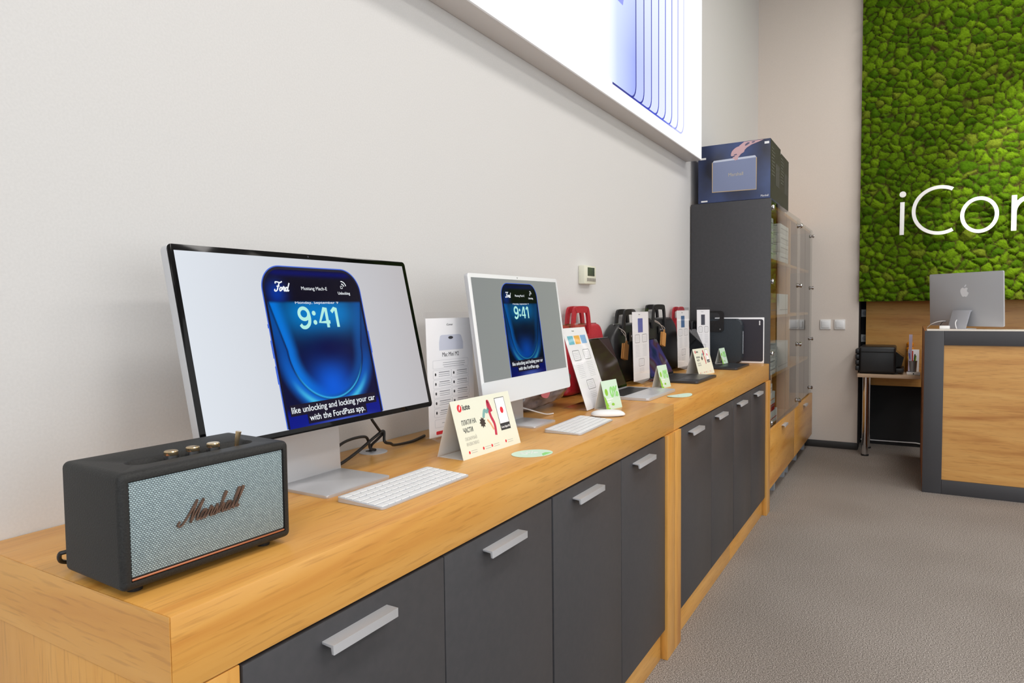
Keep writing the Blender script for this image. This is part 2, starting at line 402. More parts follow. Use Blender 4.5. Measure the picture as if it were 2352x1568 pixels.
# ------------------------------------------------------------------ moss wall
def moss():
    y0, y1, z0, z1 = -3.4, -.856, 1.306, CZ-.02; st = .0085
    ny = int((y1-y0)/st); nz = int((z1-z0)/st)
    Y, Z = np.meshgrid(np.linspace(y0, y1, ny), np.linspace(z0, z1, nz), indexing='ij')
    cs = .074
    gy = np.arange(y0-.2, y1+.2, cs); gz = np.arange(z0-.2, z1+.2, cs*.8)
    P = np.array([(a+rng.uniform(-.5, .5)*cs*.95+(j % 2)*cs*.5, b+rng.uniform(-.5, .5)*cs*.75) for i, a in enumerate(gy) for j, b in enumerate(gz)])
    P = P[rng.random(len(P)) > .04]
    hh = rng.uniform(.75, 1.2, len(P)); hue = rng.random(len(P)); sz = rng.uniform(.85, 1.15, len(P))
    # domain warp
    wy = Y + .009*np.sin(Z*19+2*np.sin(Y*13)) + .004*np.sin(Z*71+Y*39) + .0016*np.sin(Z*173-Y*99); wz = Z + .009*np.sin(Y*21+2*np.sin(Z*17)) + .004*np.sin(Y*67-Z*41) + .0016*np.sin(Y*161+Z*120)
    F1 = np.full(Y.shape, 9.); F2 = np.full(Y.shape, 9.); ID = np.zeros(Y.shape, int)
    for k, (a, b) in enumerate(P):
        i0 = max(0, int((a-.2-y0)/st)); i1 = min(ny, int((a+.2-y0)/st)+1); j0 = max(0, int((b-.2-z0)/st)); j1 = min(nz, int((b+.2-z0)/st)+1)
        if i0 >= i1 or j0 >= j1: continue
        d = np.sqrt((wy[i0:i1, j0:j1]-a)**2+((wz[i0:i1, j0:j1]-b)*1.12)**2)/sz[k]
        f1 = F1[i0:i1, j0:j1]; f2 = F2[i0:i1, j0:j1]; idd = ID[i0:i1, j0:j1]
        c = d < f1; f2[:] = np.where(c, f1, np.minimum(f2, d)); idd[:] = np.where(c, k, idd); f1[:] = np.where(c, d, f1)
    e = np.clip((F2-F1)/.048, 0, 1)
    lump = .5*np.sin(Y*140+3*np.sin(Z*90))*np.sin(Z*150+3*np.sin(Y*80)); dome = np.sqrt(1-(1-e)**2)
    n1 = rng.normal(0, 1, Y.shape)
    hgt = .004 + .044*dome*(hh[ID]*.9)*(1-.3*(F1/.06)**2) + (.0016*n1+.004*lump)*dome
    X = 6.60 - hgt
    g1 = np.array(lin((62, 96, 10))); g2 = np.array(lin((104, 136, 20))); g3 = np.array(lin((112, 104, 44))); br = np.array(lin((66, 48, 32)))
    hu = hue[ID][..., None]
    col = g1*(1-hu)+g2*hu
    col = np.where(hu > .95, g3*.4+col*.6, col)
    fine = (1+.13*n1+.10*lump)[..., None]
    k = np.clip(e*4.5, 0, 1)[..., None]
    col = (br*(1-k)+col*k)*np.clip(fine, .55, 1.5)
    vs = np.stack([X, Y, Z], -1).reshape(-1, 3)
    I = np.arange(ny*nz).reshape(ny, nz)
    fs = np.stack([I[:-1, :-1], I[1:, :-1], I[1:, 1:], I[:-1, 1:]], -1).reshape(-1, 4)
    me = bpy.data.meshes.new('moss_panel'); me.from_pydata(vs.tolist(), [], fs.tolist())
    ca = me.color_attributes.new('Col', 'FLOAT_COLOR', 'POINT')
    ca.data.foreach_set('color', np.concatenate([col.reshape(-1, 3), np.ones((ny*nz, 1))], 1).ravel())
    for p in me.polygons: p.use_smooth = True
    me.materials.append(mossm)
    root = thing('moss_wall', 'bright green preserved moss wall panel behind the reception desk', 'moss wall', (6.61, -2.1, 1.306))
    o = bpy.data.objects.new('moss_cushions', me); C.objects.link(o); o.parent = root; me.transform(WM[root.name].inverted())
    MB().box((6.60, -3.4, 1.304), (XE, -.854, CZ-.01)).build('backing_board', mat('moss_backing', (60, 48, 36), .8), root, world=True)
moss()
# raised letters on stand-offs in front of the moss
def letter(name, lab, y, z, builder):
    t = thing(name, lab, 'sign letter', (6.50, y, z), 0, 'white letters of the sign on the moss')
    mb = MB(); builder(mb); mb.build('letter_face', mat('white_acrylic_letter', (250, 250, 250), .4), t)
    return t
Ml = BX                     # local: right=-y, up=z, out=-x ; letters 2.5 cm thick
SP = lambda t, pts: MB().tube([(0, 0, 0), (.001, 0, 0)], .001) 
def i_(mb):
    mb.box((-.008, 0, 0), (.008, .0, 0)) if False else None
    mb.prism([(-.016, 0), (.016, 0), (.018, .268), (-.014, .268)][:4], 0, .025, Ml, .002)
    mb.prism(ell(.004, .331, .024, .024), 0, .025, Ml)
def arcring(mb, cx, cy, a, b, wd, a0, a1, n=60):
    closed = (a1-a0 == 360)
    out = ell(cx, cy, a, b, n, a0, a1); inn = ell(cx, cy, a-wd, b-wd, n, a0, a1)
    vs = []; fs = []; N = len(out)
    for p, q in zip(out, inn): vs += [(p[0], p[1], 0), (q[0], q[1], 0), (q[0], q[1], .025), (p[0], p[1], .025)]
    for i in range(N if closed else N-1):
        j = (i+1) % N
        for k in range(4): k2 = (k+1) % 4; fs.append((i*4+k, i*4+k2, j*4+k2, j*4+k))
    if not closed: fs += [(0, 3, 2, 1), tuple((N-1)*4+k for k in range(4))]
    mb.add(vs, fs, Ml)
def C_(mb): arcring(mb, .193, .195, .193, .197, .027, 61, 300)
def o_(mb): arcring(mb, .123, .140, .126, .142, .027, 0, 360)
def r_(mb):
    mb.prism([(-.017, 0), (.017, 0), (.017, .272), (-.017, .272)], 0, .025, Ml, .002)
    pts = [(.0, .150), (.012, .190), (.040, .228), (.080, .250), (.13, .256)]
    mb.ribbon(pts, .032, .0244, Matrix.Translation((.0, 0, 0)) @ Ml)
L1 = letter('sign_letter', 'white letter i, first in the sign on the moss', -1.168, 1.848, i_)
L2 = letter('sign_letter', 'white letter C, the largest letter on the moss wall', -1.237, 1.836, C_)
L3 = letter('sign_letter', 'white letter o on the moss wall between C and r', -1.572, 1.833, o_)
L4 = letter('sign_letter', 'white letter r cut by the right edge, beside letter o', -1.915, 1.833, r_)
for L, pts in ((L1, [(.003, .05), (.003, .2)]), (L2, [(.02, .2), (.25, .37), (.25, .02)]), (L3, [(.012, .14), (.234, .14)]), (L4, [(0, .05), (0, .2)])):
    for p in pts: MB().cyl((0, -p[0], p[1]), (.10, -p[0], p[1]), .004, n=8).build('stand_off', steel, L)

# ------------------------------------------------------------------ light switches, thermostat
for k, yc in enumerate((-.589, -.704)):
    t = thing('light_switch', ('left' if k == 0 else 'right')+' one of the two square white light switches on the end wall', 'light switch', (XE, yc, 1.105), 0, 'light switches on the end wall')
    MB().box((-.012, -.044, -.044), (0, .044, .044), .004).build('plate', white, t)
    MB().box((-.018, -.030, -.030), (-.012, .030, .030), .002).build('rocker', whitepaint, t)
t = thing('thermostat', 'small ivory thermostat with dark display and buttons on the left wall', 'thermostat', (2.742, 0, 1.423))
MB().box((-.062, -.03, -.040), (.062, 0, .040), .004).build('housing', thermo, t)
MB().box((-.03, -.031, -.005), (.043, -.0295, .032), .0005).build('display', lcd, t)
for k in range(6): MB().box((-.036+k*.016, -.033, -.028), (-.028+k*.016, -.029, -.014), .001).build('button', greybtn, t)

# ------------------------------------------------------------------ lightbox sign on the left wall
def sign():
    x0, x1, z0, z1 = .30, 4.302, 2.192, 3.172; Y = -.10
    t = thing('lightbox_sign', 'large illuminated white lightbox with lilac phones high on the left wall', 'lightbox', (2.3, 0, 2.19))
    MB().box((x0, Y+.004, z0), (x1, 0, z1), .003).build('frame', mat('lightbox_case', (214, 210, 208), .5), t, world=True)
    st = .012; nx = int((x1-x0-.006)/st); nz = int((z1-z0-.006)/st)
    X, Z = np.meshgrid(np.linspace(x0+.003, x1-.003, nx), np.linspace(z0+.003, z1-.003, nz), indexing='ij')
    wht = np.array([1., 1., 1.]); col = np.tile(wht, X.shape+(1,))
    lil = np.array(lin((158, 172, 252))); pal = np.array(lin((225, 240, 255)))
    for k in range(8, -1, -1):
        xr = 3.125+.1117*k; xl = 2.77+.1117*k; r = .07
        dx = np.maximum(np.maximum(xl+r-X, X-(xr-r)), 0); dz = np.maximum(2.262+r-Z, 0)
        ins = (X > xl) & (X < xr) & (Z > 2.262) & (dx**2+dz**2 < r*r)
        fade = max(0, 1-k/8.5)
        g = .25+.75*np.clip((2.95-Z)/.5, 0, 1)
        a = np.clip((X-xl)/(xr-xl), 0, 1) if k == 0 else np.full_like(X, .85*max(0, 1-k/7))
        a = (a*g)[..., None]
        c = (pal*(1-a)+lil*a); c = c*fade+wht*(1-fade)
        if k == 0: lf = np.clip((X-xl)/.12, 0, 1)[..., None]; c = wht*(1-lf)*.0+c*lf+np.array([.95, 1, 1])*(1-lf)
        col = np.where(ins[..., None], c, col)
    vs = np.stack([X, np.full(X.shape, Y), Z], -1).reshape(-1, 3); I = np.arange(nx*nz).reshape(nx, nz)
    fs = np.stack([I[:-1, :-1], I[1:, :-1], I[1:, 1:], I[:-1, 1:]], -1).reshape(-1, 4)
    me = bpy.data.meshes.new('printed_face'); me.from_pydata(vs.tolist(), [], fs.tolist())
    ca = me.color_attributes.new('Col', 'FLOAT_COLOR', 'POINT')
    ca.data.foreach_set('color', np.concatenate([col.reshape(-1, 3), np.ones((nx*nz, 1))], 1).ravel())
    me.materials.append(signm); o = bpy.data.objects.new('printed_face', me); C.objects.link(o); o.parent = t; me.transform(WM[t.name].inverted())
    cols = [(62, 66, 150), (62, 66, 165), (66, 74, 185), (74, 84, 200), (84, 98, 214), (104, 118, 228), (150, 158, 240), (200, 205, 250)]
    for k in range(8):
        xr = 3.125+.1117*k; xl = (2.80 if k == 0 else xr-.25)
        pts = [(xr, 3.165)]+[(xr, 2.262+.07)]+[(xr-.07+.07*math.cos(R(a)), 2.332+.07*math.sin(R(a))) for a in range(0, -91, -15)]+[(xl+.03, 2.262)]
        MB().ribbon(pts, .009, .001, Matrix.Translation((0, Y-.0005, 0)) @ BF, smooth=False).build('phone_outline', emis('line_%s' % 'abcdefgh'[k], cols[k], 1.0, .5), t, world=True)
    Ma = Matrix.Translation((2.925, Y-.001, 2.64)) @ BF
    MB().prism([(-.03, 0), (.03, 0), (.045, .05), (.05, .12), (-.05, .12), (-.045, .05)], 0, .001, Ma).build('emblem', emis('emblem_lilac', (150, 160, 245), 1.0), t, world=True)
sign()

# ------------------------------------------------------------------ ceiling lamps
for i, (x, y) in enumerate(LAMPS):
    t = thing('ceiling_light', 'rectangular white ceiling light panel', 'ceiling light', (x, y, CZ), 0, 'ceiling light panels')
    MB().box((-.62, -.32, -.05), (.62, .32, 0), .004).build('frame', white, t)
    MB().box((-.58, -.28, -.056), (.58, .28, -.0505)).build('diffuser', lampm, t)

# ------------------------------------------------------------------ display counter
def worktop(x0, x1, lab):
    t = thing('worktop', lab, 'worktop', ((x0+x1)/2, -.2475, .822))
    MB().box((x0, -.495, .822), (x1, -.001, H), .0025, 2).build('slab', wood_x, t, world=True)
    if x0 < 1: MB().box((x0-.0012, -.4945, .8225), (x0-.0002, -.001, H-.0005)).build('end_fascia', wood_y, t, world=True)
    return t
worktop(.467, 2.4405, 'thick oak worktop carrying the loudspeaker and both large monitors')
worktop(2.4415, 4.39, 'thick oak worktop carrying the laptops and leather bags')
HS = {0: (.775, 1.215), 1: (1.65, 2.09), 2: (2.71, 3.13), 3: (3.57, 4.0)}
cabs = [(.467, 1.455, (.563, 1.010, 1.453), 'grey two-door base cabinet under the loudspeaker at the near end'),
        (1.457, 2.43, (1.459, 1.914, 2.340), 'grey two-door base cabinet under the white monitor'),
        (2.432, 3.43, (2.508, 2.995, 3.428), 'grey two-door base cabinet right of the wide oak post'),
        (3.432, 4.39, (3.434, 3.856, 4.284), 'grey two-door base cabinet at the far end of the counter')]
for i, (x0, x1, ds, lab) in enumerate(cabs):
    t = thing('base_cabinet', lab, 'cabinet', ((x0+x1)/2, -.25, 0), 0, 'base cabinets under the oak worktops')
    MB().box((x0+(.02 if i == 0 else 0), -.470, .10), (x1, -.002, .8205)).build('carcass', black, t, world=True)
    if i == 0:
        MB().box((x0+.001, -.4945, 0), (x0+.021, -.002, .8205), .001).build('side_panel', wood_z, t, world=True)
        MB().box((x0+.0215, -.4945, 0), (ds[0]-.003, -.471, .8205), .001).build('post', wood_z, t, world=True)
    MB().box((x0+.03 if i == 0 else x0, -.478, 0), (2.337 if i == 1 else 4.28 if i == 3 else x1, -.46, .108), .001).build('plinth', wood_x, t, world=True)
    for k in range(2):
        d = MB().box((ds[k]+.0015, -.4945, .113), (ds[k+1]-.0015, -.4755, .8165), .0012).build('door', dark, t, world=True)
        hc = HS[i][k]; hw = .073 if i == 0 else .08
        MB().prism([(-.4945, .785), (-.4945, .789), (-.519, .789), (-.519, .774), (-.514, .774), (-.514, .785)], hc-hw, hc+hw, Matrix(((0, 0, 1, 0), (1, 0, 0, 0), (0, 1, 0, 0), (0, 0, 0, 1))), .0008).build('handle', alu, d, world=False)
        h = C.objects[-1]
        # door mesh is in thing space: bring the handle into the same space
        bpy.data.objects[h.name].data.transform(WM[t.name].inverted())
    if i == 1: MB().box((2.3415, -.503, .0), (2.4295, -.474, .8205), .001).build('post', wood_z, t, world=True)
    if i == 2: MB().box((2.4325, -.503, .0), (2.506, -.474, .8205), .001).build('post', wood_z, t, world=True)
    if i == 3: MB().box((4.286, -.505, .0), (4.389, -.474, .8205), .001).build('post', wood_z, t, world=True)

# ------------------------------------------------------------------ tall glass cabinet
def tall():
    x0, x1 = 4.395, 6.56; zt = 1.935; yf = -.475
    t = thing('display_cabinet', 'tall cabinet with dark side panel, glass doors and oak drawers below', 'cabinet', (5.48, -.24, 0))
    MB().box((x0, -.497, .12), (x0+.022, -.008, zt), .001).build('side_panel', dark, t, world=True)
    MB().box((x1-.022, yf+.01, .12), (x1, -.008, zt), .001).build('side_panel', dark2, t, world=True)
    MB().box((x0+.022, -.022, .12), (x1-.022, -.008, zt)).build('back_panel', wood_x, t, world=True)
    MB().box((x0+.022, yf+.012, zt-.022), (x1-.022, -.022, zt), .001).build('top_panel', wood_x, t, world=True)
    MB().box((x0+.022, yf+.012, .12), (x1-.022, -.022, .14), .001).build('bottom_panel', wood_x, t, world=True)
    MB().box((5.47, yf+.02, .14), (5.49, -.022, zt-.022)).build('divider', wood_z, t, world=True)
    for z in (1.585, 1.215, .82, .49):
        MB().box((x0+.022, yf+.02, z-.02), (5.47, -.022, z), .001).box((5.49, yf+.02, z-.02), (x1-.022, -.022, z), .001).build('shelf', wood_x, t, world=True)
    panes = [(4.43, 5.03, -.486, -.494), (5.035, 5.64, -.494, -.502), (5.655, 6.10, -.480, -.480), (6.105, 6.56, -.480, -.480)]
    for k, (a, b, ya, yb) in enumerate(panes):
        z0, z1 = .502, 1.936
        p = MB().add([(a, ya, z0), (b, yb, z0), (b, yb, z1), (a, ya, z1), (a, ya+.005, z0), (b, yb+.005, z0), (b, yb+.005, z1), (a, ya+.005, z1)],
                     [(0, 1, 2, 3), (7, 6, 5, 4), (0, 4, 5, 1), (1, 5, 6, 2), (2, 6, 7, 3), (3, 7, 4, 0)]).build('glass_door', glassm, t, world=True, smooth=False)
        kx = [a+.03] if k in (0,) else [b-.03] if k in (1, 3) else [a+.03]
        for x in kx:
            for z in (1.885, 1.43, .98, .545):
                y = ya+(yb-ya)*(x-a)/(b-a)
                kb = MB().lathe([(0.0, 0), (.012, 0), (.013, .002), (.009, .004), (.016, .009), (.018, .015), (.013, .021), (0.0005, .023)], 16, Matrix.Translation((x, y, z)) @ Matrix.Rotation(R(90), 4, 'X')).build('door_knob', chrome, t, world=True)
    for a, b in ((4.43, 5.49), (5.495, 6.56)):
        d = MB().box((a, -.494, .122), (b, -.476, .495), .0015).build('drawer', wood_x, t, world=True)
        c = (a+b)/2
        hh = MB().box((c-.07, -.517, .448), (c+.07, -.513, .463), .001).box((c-.07, -.514, .459), (c+.07, -.494, .463), .001).build('handle', alu, d)
        hh.data.transform(WM[t.name].inverted())
    for x in (4.9, 5.32, 5.48, 5.95, 6.42):
        MB().box((x, -.445, 0), (x+.05, -.40, .12)).build('foot', footm, t, world=True)
tall()
# goods on its shelves
def carton(name, lab, x0, x1, y0, y1, z0, z1, m, grp, stripe=None):
    t = thing(name, lab, 'box', ((x0+x1)/2, (y0+y1)/2, z0), 0, grp)
    MB().box((x0, y0, z0), (x1, y1, z1), .001).build('carton', m, t, world=True)
    MB().box((x0-.0004, y0+.02, z1-.012), (x0, y1-.02, z1-.009)).box((x0+.02, y0-.0004, z0+.03), (x1-.02, y0, z0+.036)).build('printed_band', stripe or inkg, t, world=True)
shelfz = {1.585: 'top shelf', 1.215: 'second shelf', .82: 'third shelf', .455: 'lowest shelf'}
words = ['lowest', 'second', 'third', 'fourth', 'topmost']
for (sx, sn) in ((4.47, 'near'), (5.02, 'far')):
    for k in range(4):
        carton('product_box', 'white product box, %s of the %s stack on the top glass cabinet shelf' % (words[k] if k < 3 else 'topmost', sn), sx, sx+(.27 if sn == 'near' else .36), -.455, -.12, 1.586+k*.066, 1.586+k*.066+.064, paper, 'white boxes on the top shelf')
for k in range(3):
    carton('product_box', '%s white box laid flat on the second glass cabinet shelf' % words[k], 4.45, 4.62, -.455, -.15, 1.216+k*.06, 1.216+k*.06+.058, paper, 'white boxes on the second shelf')
carton('product_box', 'kraft brown box standing on the second glass cabinet shelf', 4.65, 4.90, -.455, -.2, 1.216, 1.36, mat('kraft_card', (205, 165, 125), .7), 'boxes on the second shelf')
carton('product_box', 'white upright box right of the kraft box on the second shelf', 5.0, 5.38, -.455, -.25, 1.216, 1.36, paper, 'boxes on the second shelf')
for k in range(3):
    carton('product_box', '%s pale box in the pile on the third glass cabinet shelf' % words[k], 4.46, 4.86, -.455, -.12, .821+k*.055, .821+k*.055+.053, paper, 'pale boxes on the third shelf')
carton('product_box', 'pale box with upright stance at the back of the third shelf', 4.95, 5.4, -.455, -.2, .821, 1.02, mat('pale_grey_card', (216, 218, 222), .6), 'boxes on the third shelf')
rb = mat('red_card', (200, 50, 35), .6)
carton('product_box', 'white box with red stripe, bottom of the lowest cabinet shelf pile', 4.47, 4.95, -.455, -.15, .491, .575, paper, 'boxes on the lowest shelf', rb)
carton('product_box', 'red box lying on the white striped box on the lowest shelf', 4.48, 4.85, -.455, -.2, .576, .62, rb, 'boxes on the lowest shelf')
carton('product_box', 'white box with orange stripe on top of the red box', 4.47, 4.86, -.455, -.18, .621, .70, paper, 'boxes on the lowest shelf', orange)
carton('product_box', 'small white box crowning the lowest cabinet shelf pile', 4.5, 4.75, -.455, -.2, .701, .76, paper, 'boxes on the lowest shelf')

# ------------------------------------------------------------------ two loudspeaker cartons on top
def spbox(x0, x1, y0, y1, z0, z1, lab):
    navy = noisy(mat('navy_carton', (44, 48, 64), .35), 2.2, 1, (42, 44, 58), (66, 84, 134), lo=.38, hi=.62)
    t = thing('speaker_carton', lab, 'box', ((x0+x1)/2, (y0+y1)/2, z0), 0, 'printed speaker cartons on the cabinet')
    MB().box((x0, y0, z0), (x1, y1, z1), .002).build('carton', navy, t, world=True)
    M = XR((x0-.0004, y1, z0)); W = y1-y0
    s = .36/.36
    MB().prism([(.09, .065), (.358, .06), (.358, .255), (.09, .25)], 0, .0006, M).build('printed_speaker', mat('print_greyblue', (128, 138, 170), .5), t, world=True)
    MB().prism([(.09, .25), (.358, .255), (.35, .268), (.10, .262)], 0, .0007, M).build('printed_speaker_top', mat('print_pale', (198, 205, 222), .5), t, world=True)
    MB().ribbon([(.09, .25), (.09, .065), (.358, .06), (.358, .255)], .005, .001, M, smooth=False).build('printed_trim', mat('print_gold', (196, 170, 130), .5), t, world=True)
    sk = mat('print_skin', (206, 168, 172), .6)
    hd = MB().prism(cat([(.206, .280), (.209, .303), (.226, .322), (.25, .333), (.272, .330), (.286, .315), (.284, .297), (.266, .286), (.254, .272), (.240, .262), (.228, .261), (.214, .262), (.218, .270), (.230, .274), (.222, .278)], True), 0, .0012, M)
    for fx, fy in ((.232, .258), (.243, .261)): hd.prism(ell(fx, fy, .0055, .009, 14), 0, .0016, M)
    hd.build('printed_hand', sk, t, world=True)
    MB().prism([(.254, .336), (.285, .3575), (.40, .3575), (.372, .348), (.33, .336), (.30, .320), (.283, .303)], 0, .0011, M).build('printed_forearm', sk, t, world=True)
    MB().prism(cat([(.291, .332), (.305, .337), (.318, .347), (.308, .351), (.292, .342)], True), .0011, .0015, M).prism(cat([(.335, .345), (.35, .350), (.343, .354), (.33, .351)], True), .0011, .0015, M).prism([(.222, .279), (.244, .284), (.238, .290), (.224, .286)], .0012, .0016, M).build('printed_tattoo', mat('print_inkblue', (96, 92, 118), .6), t, world=True)
    m = MB().rect(.01, .275, .05, .287, .0008, M).rect(.405, .33, .432, .344, .0008, M); m.rect(.02, .007, .06, .016, .0008, M)
    m.text('Marshall', .385, .012, .018, .045, M=M); m.build('printed_label', white, t, world=True)
    MB().text('Marshall', .19, .155, .03, .09, M=Matrix.Translation((-.0006, 0, 0)) @ M).build('printed_wordmark', mat('print_gold2', (190, 178, 150), .5), t, world=True)
    MS = FR((x0, y0-.0004, z0)); L = x1-x0
    MB().rect(.003, .003, L-.003, z1-z0-.003, .0003, MS).build('printed_side', mat('print_olive_black', (54, 50, 45), .45), t, world=True)
    MS = FR((x0, y0-.0008, z0))
    m = MB()
    for k in range(9): m.rect(.04, .31-k*.02, .04+L*(.30 if k % 3 else .22), .317-k*.02, .0005, MS)
    m.build('printed_text', mat('print_dimtext', (92, 92, 84), .6), t, world=True)
    MB().prism([(L*.5, .10), (L*.88, .10), (L*.88, .24), (L*.5, .24)], 0, .0006, MS).build('printed_side_speaker', mat('print_dimgrey', (74, 72, 68), .6), t, world=True)
spbox(4.40, 4.765, -.492, -.052, 1.937, 2.298, 'navy speaker carton printed with a hand lifting a speaker, nearest on the cabinet')
spbox(4.775, 5.14, -.487, -.060, 1.937, 2.285, 'second navy speaker carton, behind the front carton on the cabinet')

# ------------------------------------------------------------------ marshall-type guitar-amp loudspeaker
def script_strokes(word):
    S = {
     'M': ([[(-.42, .22), (-.5, .1), (-.4, -.02), (-.2, .04), (0, .35), (.16, .75), (.27, 1.05), (.26, .7), (.27, .3), (.3, .0)], [(.3, 0), (.46, .45), (.62, .85), (.7, 1.0), (.66, .6), (.64, .25), (.7, .02), (.82, .1)]], .84),
     'a': ([[(0, .1), (.1, .35), (.3, .43), (.12, .42), (.02, .2), (.1, .01), (.24, .1), (.34, .42), (.3, .12), (.36, 0), (.48, .12)]], .48),
     'r': ([[(0, .12), (.1, .44), (.12, .5), (.16, .38), (.26, .4), (.22, .12), (.28, 0), (.38, .1)]], .38),
     's': ([[(0, .1), (.1, .35), (.15, .5), (.2, .3), (.2, .08), (.1, 0), (.03, .06), (.15, .0), (.33, .1)]], .33),
     'h': ([[(0, .1), (.16, .6), (.22, .95), (.14, 1.0), (.1, .7), (.1, .0)], [(.1, .1), (.2, .4), (.29, .4), (.28, .1), (.34, 0), (.44, .1)]], .44),
     'l': ([[(0, .1), (.16, .6), (.22, .95), (.14, 1.0), (.1, .7), (.1, .15), (.16, 0), (.27, .1)]], .27),
     'F': ([[(-.1, .8), (-.12, .98), (.15, .98), (.5, .92), (.75, 1.05)], [(.42, .92), (.3, .5), (.22, .12), (.05, -.02), (-.12, .04), (-.08, .2)], [(.1, .5), (.3, .52), (.48, .56)]], .5),
     'o': ([[(.2, .42), (.04, .25), (.1, .02), (.28, .1), (.3, .32), (.18, .42), (.3, .36), (.42, .38)]], .42),
     'd': ([[(.26, .38), (.1, .4), (.02, .18), (.1, .0), (.24, .1), (.36, .5), (.44, .9), (.34, .4), (.3, .1), (.38, 0), (.5, .12)]], .5)}
    x = 0; out = []
    for ch in word:
        st, adv = S[ch]
        for s_ in st: out.append([(x+p[0], p[1]) for p in s_])
        x += adv
    return out, x
def scriptword(mb, word, x0, y0, width, h, M, wd, t, shear=.32, bl=0):
    st, tot = script_strokes(word); k = width/tot
    for s_ in st:
        mb.ribbon([(x0+p[0]*k+p[1]*h*shear, y0+p[1]*h+bl*p[0]*k) for p in s_], wd, t, M)
def speaker():
    # local: x 0..W front-left to front-right, y 0 (front) .. D (back), z 0..
    t = thing('loudspeaker', 'black vintage-style loudspeaker with grey woven grille on the near worktop end', 'loudspeaker', (.462, -.4065, H), -2.6)
    W, D, z0, z1 = .256, .151, .010, .160
    b = MB()
    # cabinet: rounded shell with a frame recess at the front
    x = bmesh.new(); bmesh.ops.create_cube(x, size=1)
    for v in x.verts: v.co = Vector((W/2+v.co.x*W, D/2+v.co.y*D, (z0+z1)/2+v.co.z*(z1-z0)))
    bmesh.ops.bevel(x, geom=x.edges[:], offset=.009, segments=5, profile=.5, affect='EDGES')
    # recess front face
    f = max(x.faces, key=lambda q: (-q.normal.y, q.calc_area()))
    r = bmesh.ops.inset_individual(x, faces=[f], thickness=.0035)
    r = bmesh.ops.extrude_face_region(x, geom=[f]); vs = [g_ for g_ in r['geom'] if isinstance(g_, bmesh.types.BMVert)]
    for v in vs: v.co.y += .006
    bmesh.ops.delete(x, geom=[f], context='FACES')
    # pill-shaped control recess in the top
    ft = max(x.faces, key=lambda q: (q.normal.z > .99, q.calc_area()))
    bmesh.ops.delete(x, geom=[ft], context='FACES_ONLY')
    b.bm(x)
    top = z1; o_ = rrect(W-.018, D-.018, .001, 8, W/2, D/2); i_ = rrect(.188, .040, .0199, 8, W/2+.002, .052)
    n = len(o_); vs = [(p[0], p[1], top) for p in o_]+[(p[0], p[1], top) for p in i_]+[(p[0]+(W/2-p[0])*.015, p[1]+(.052-p[1])*.08, top-.002) for p in i_]+[(p[0], p[1]*1, top-.011) for p in rrect(.176, .028, .0139, 8, W/2+.002, .052)]
    fs = []
    for k in range(3):
        for i in range(n): j = (i+1) % n; fs.append((k*n+i, k*n+j, (k+1)*n+j, (k+1)*n+i))
    fs.append(tuple(3*n+i for i in range(n)))
    b.add(vs, fs); body = b.build('cabinet_body', leath, t, ang=50)
    MB().box((.0125, .0015, z0+.016), (W-.0125, .0065, z1-.0125), .002).build('grille', grillem, t)
    MB().box((.0125, .0005, z0+.0125), (W-.0125, .004, z0+.0150), .0005).build('copper_piping', copper, t)
    l = MB(); scriptword(l, 'Marshall', .084, .076, .080, .027, FR((0, .0012, 0)), .0018, .0032, shear=.42, bl=.06); l.build('script_emblem', bronze, t)
    MB().prism(rrect(.168, .020, .0099, 8, W/2+.002, .052), top-.0108, top-.0098).build('control_plate', copper, t)
    for x_ in (.098, .130, .162):
        k = MB().lathe([(.0095, 0), (.0095, .010), (.0088, .011), (.0088, .0112)], 24, Matrix.Translation((x_, .052, top-.0098))).build('control_knob', blackpl, t)
        MB().lathe([(.0088, .0112), (.0092, .0118), (.0092, .016), (.0082, .0172), (.0001, .0174)], 24, Matrix.Translation((x_, .052, top-.0098))).build('knob_cap', brass, k)
    MB().tube([(.199, .052, top-.01), (.200, .050, top+.004), (.202, .048, top+.018)], [.0028, .0034, .0042], 14).build('toggle_switch', brass, t)
    MB().cyl((.199, .052, top-.0098), (.199, .052, top-.0075), .006).build('switch_collar', brass, t)
    for fx in (.03, W-.03):
        for fy in (.03, D-.03): MB().cyl((fx, fy, 0), (fx, fy, z0+.002), .0095, .0105).build('foot', rubber, t)
    MB().tube(cat3([(.03, D-.001, .035), (.006, D+.006, .033), (.0, D+.012, .030), (.008, D+.024, .015), (.04, D+.035, .0055), (.10, D+.05, .0045)]), .003).build('power_cable', cablem, t)
speaker()

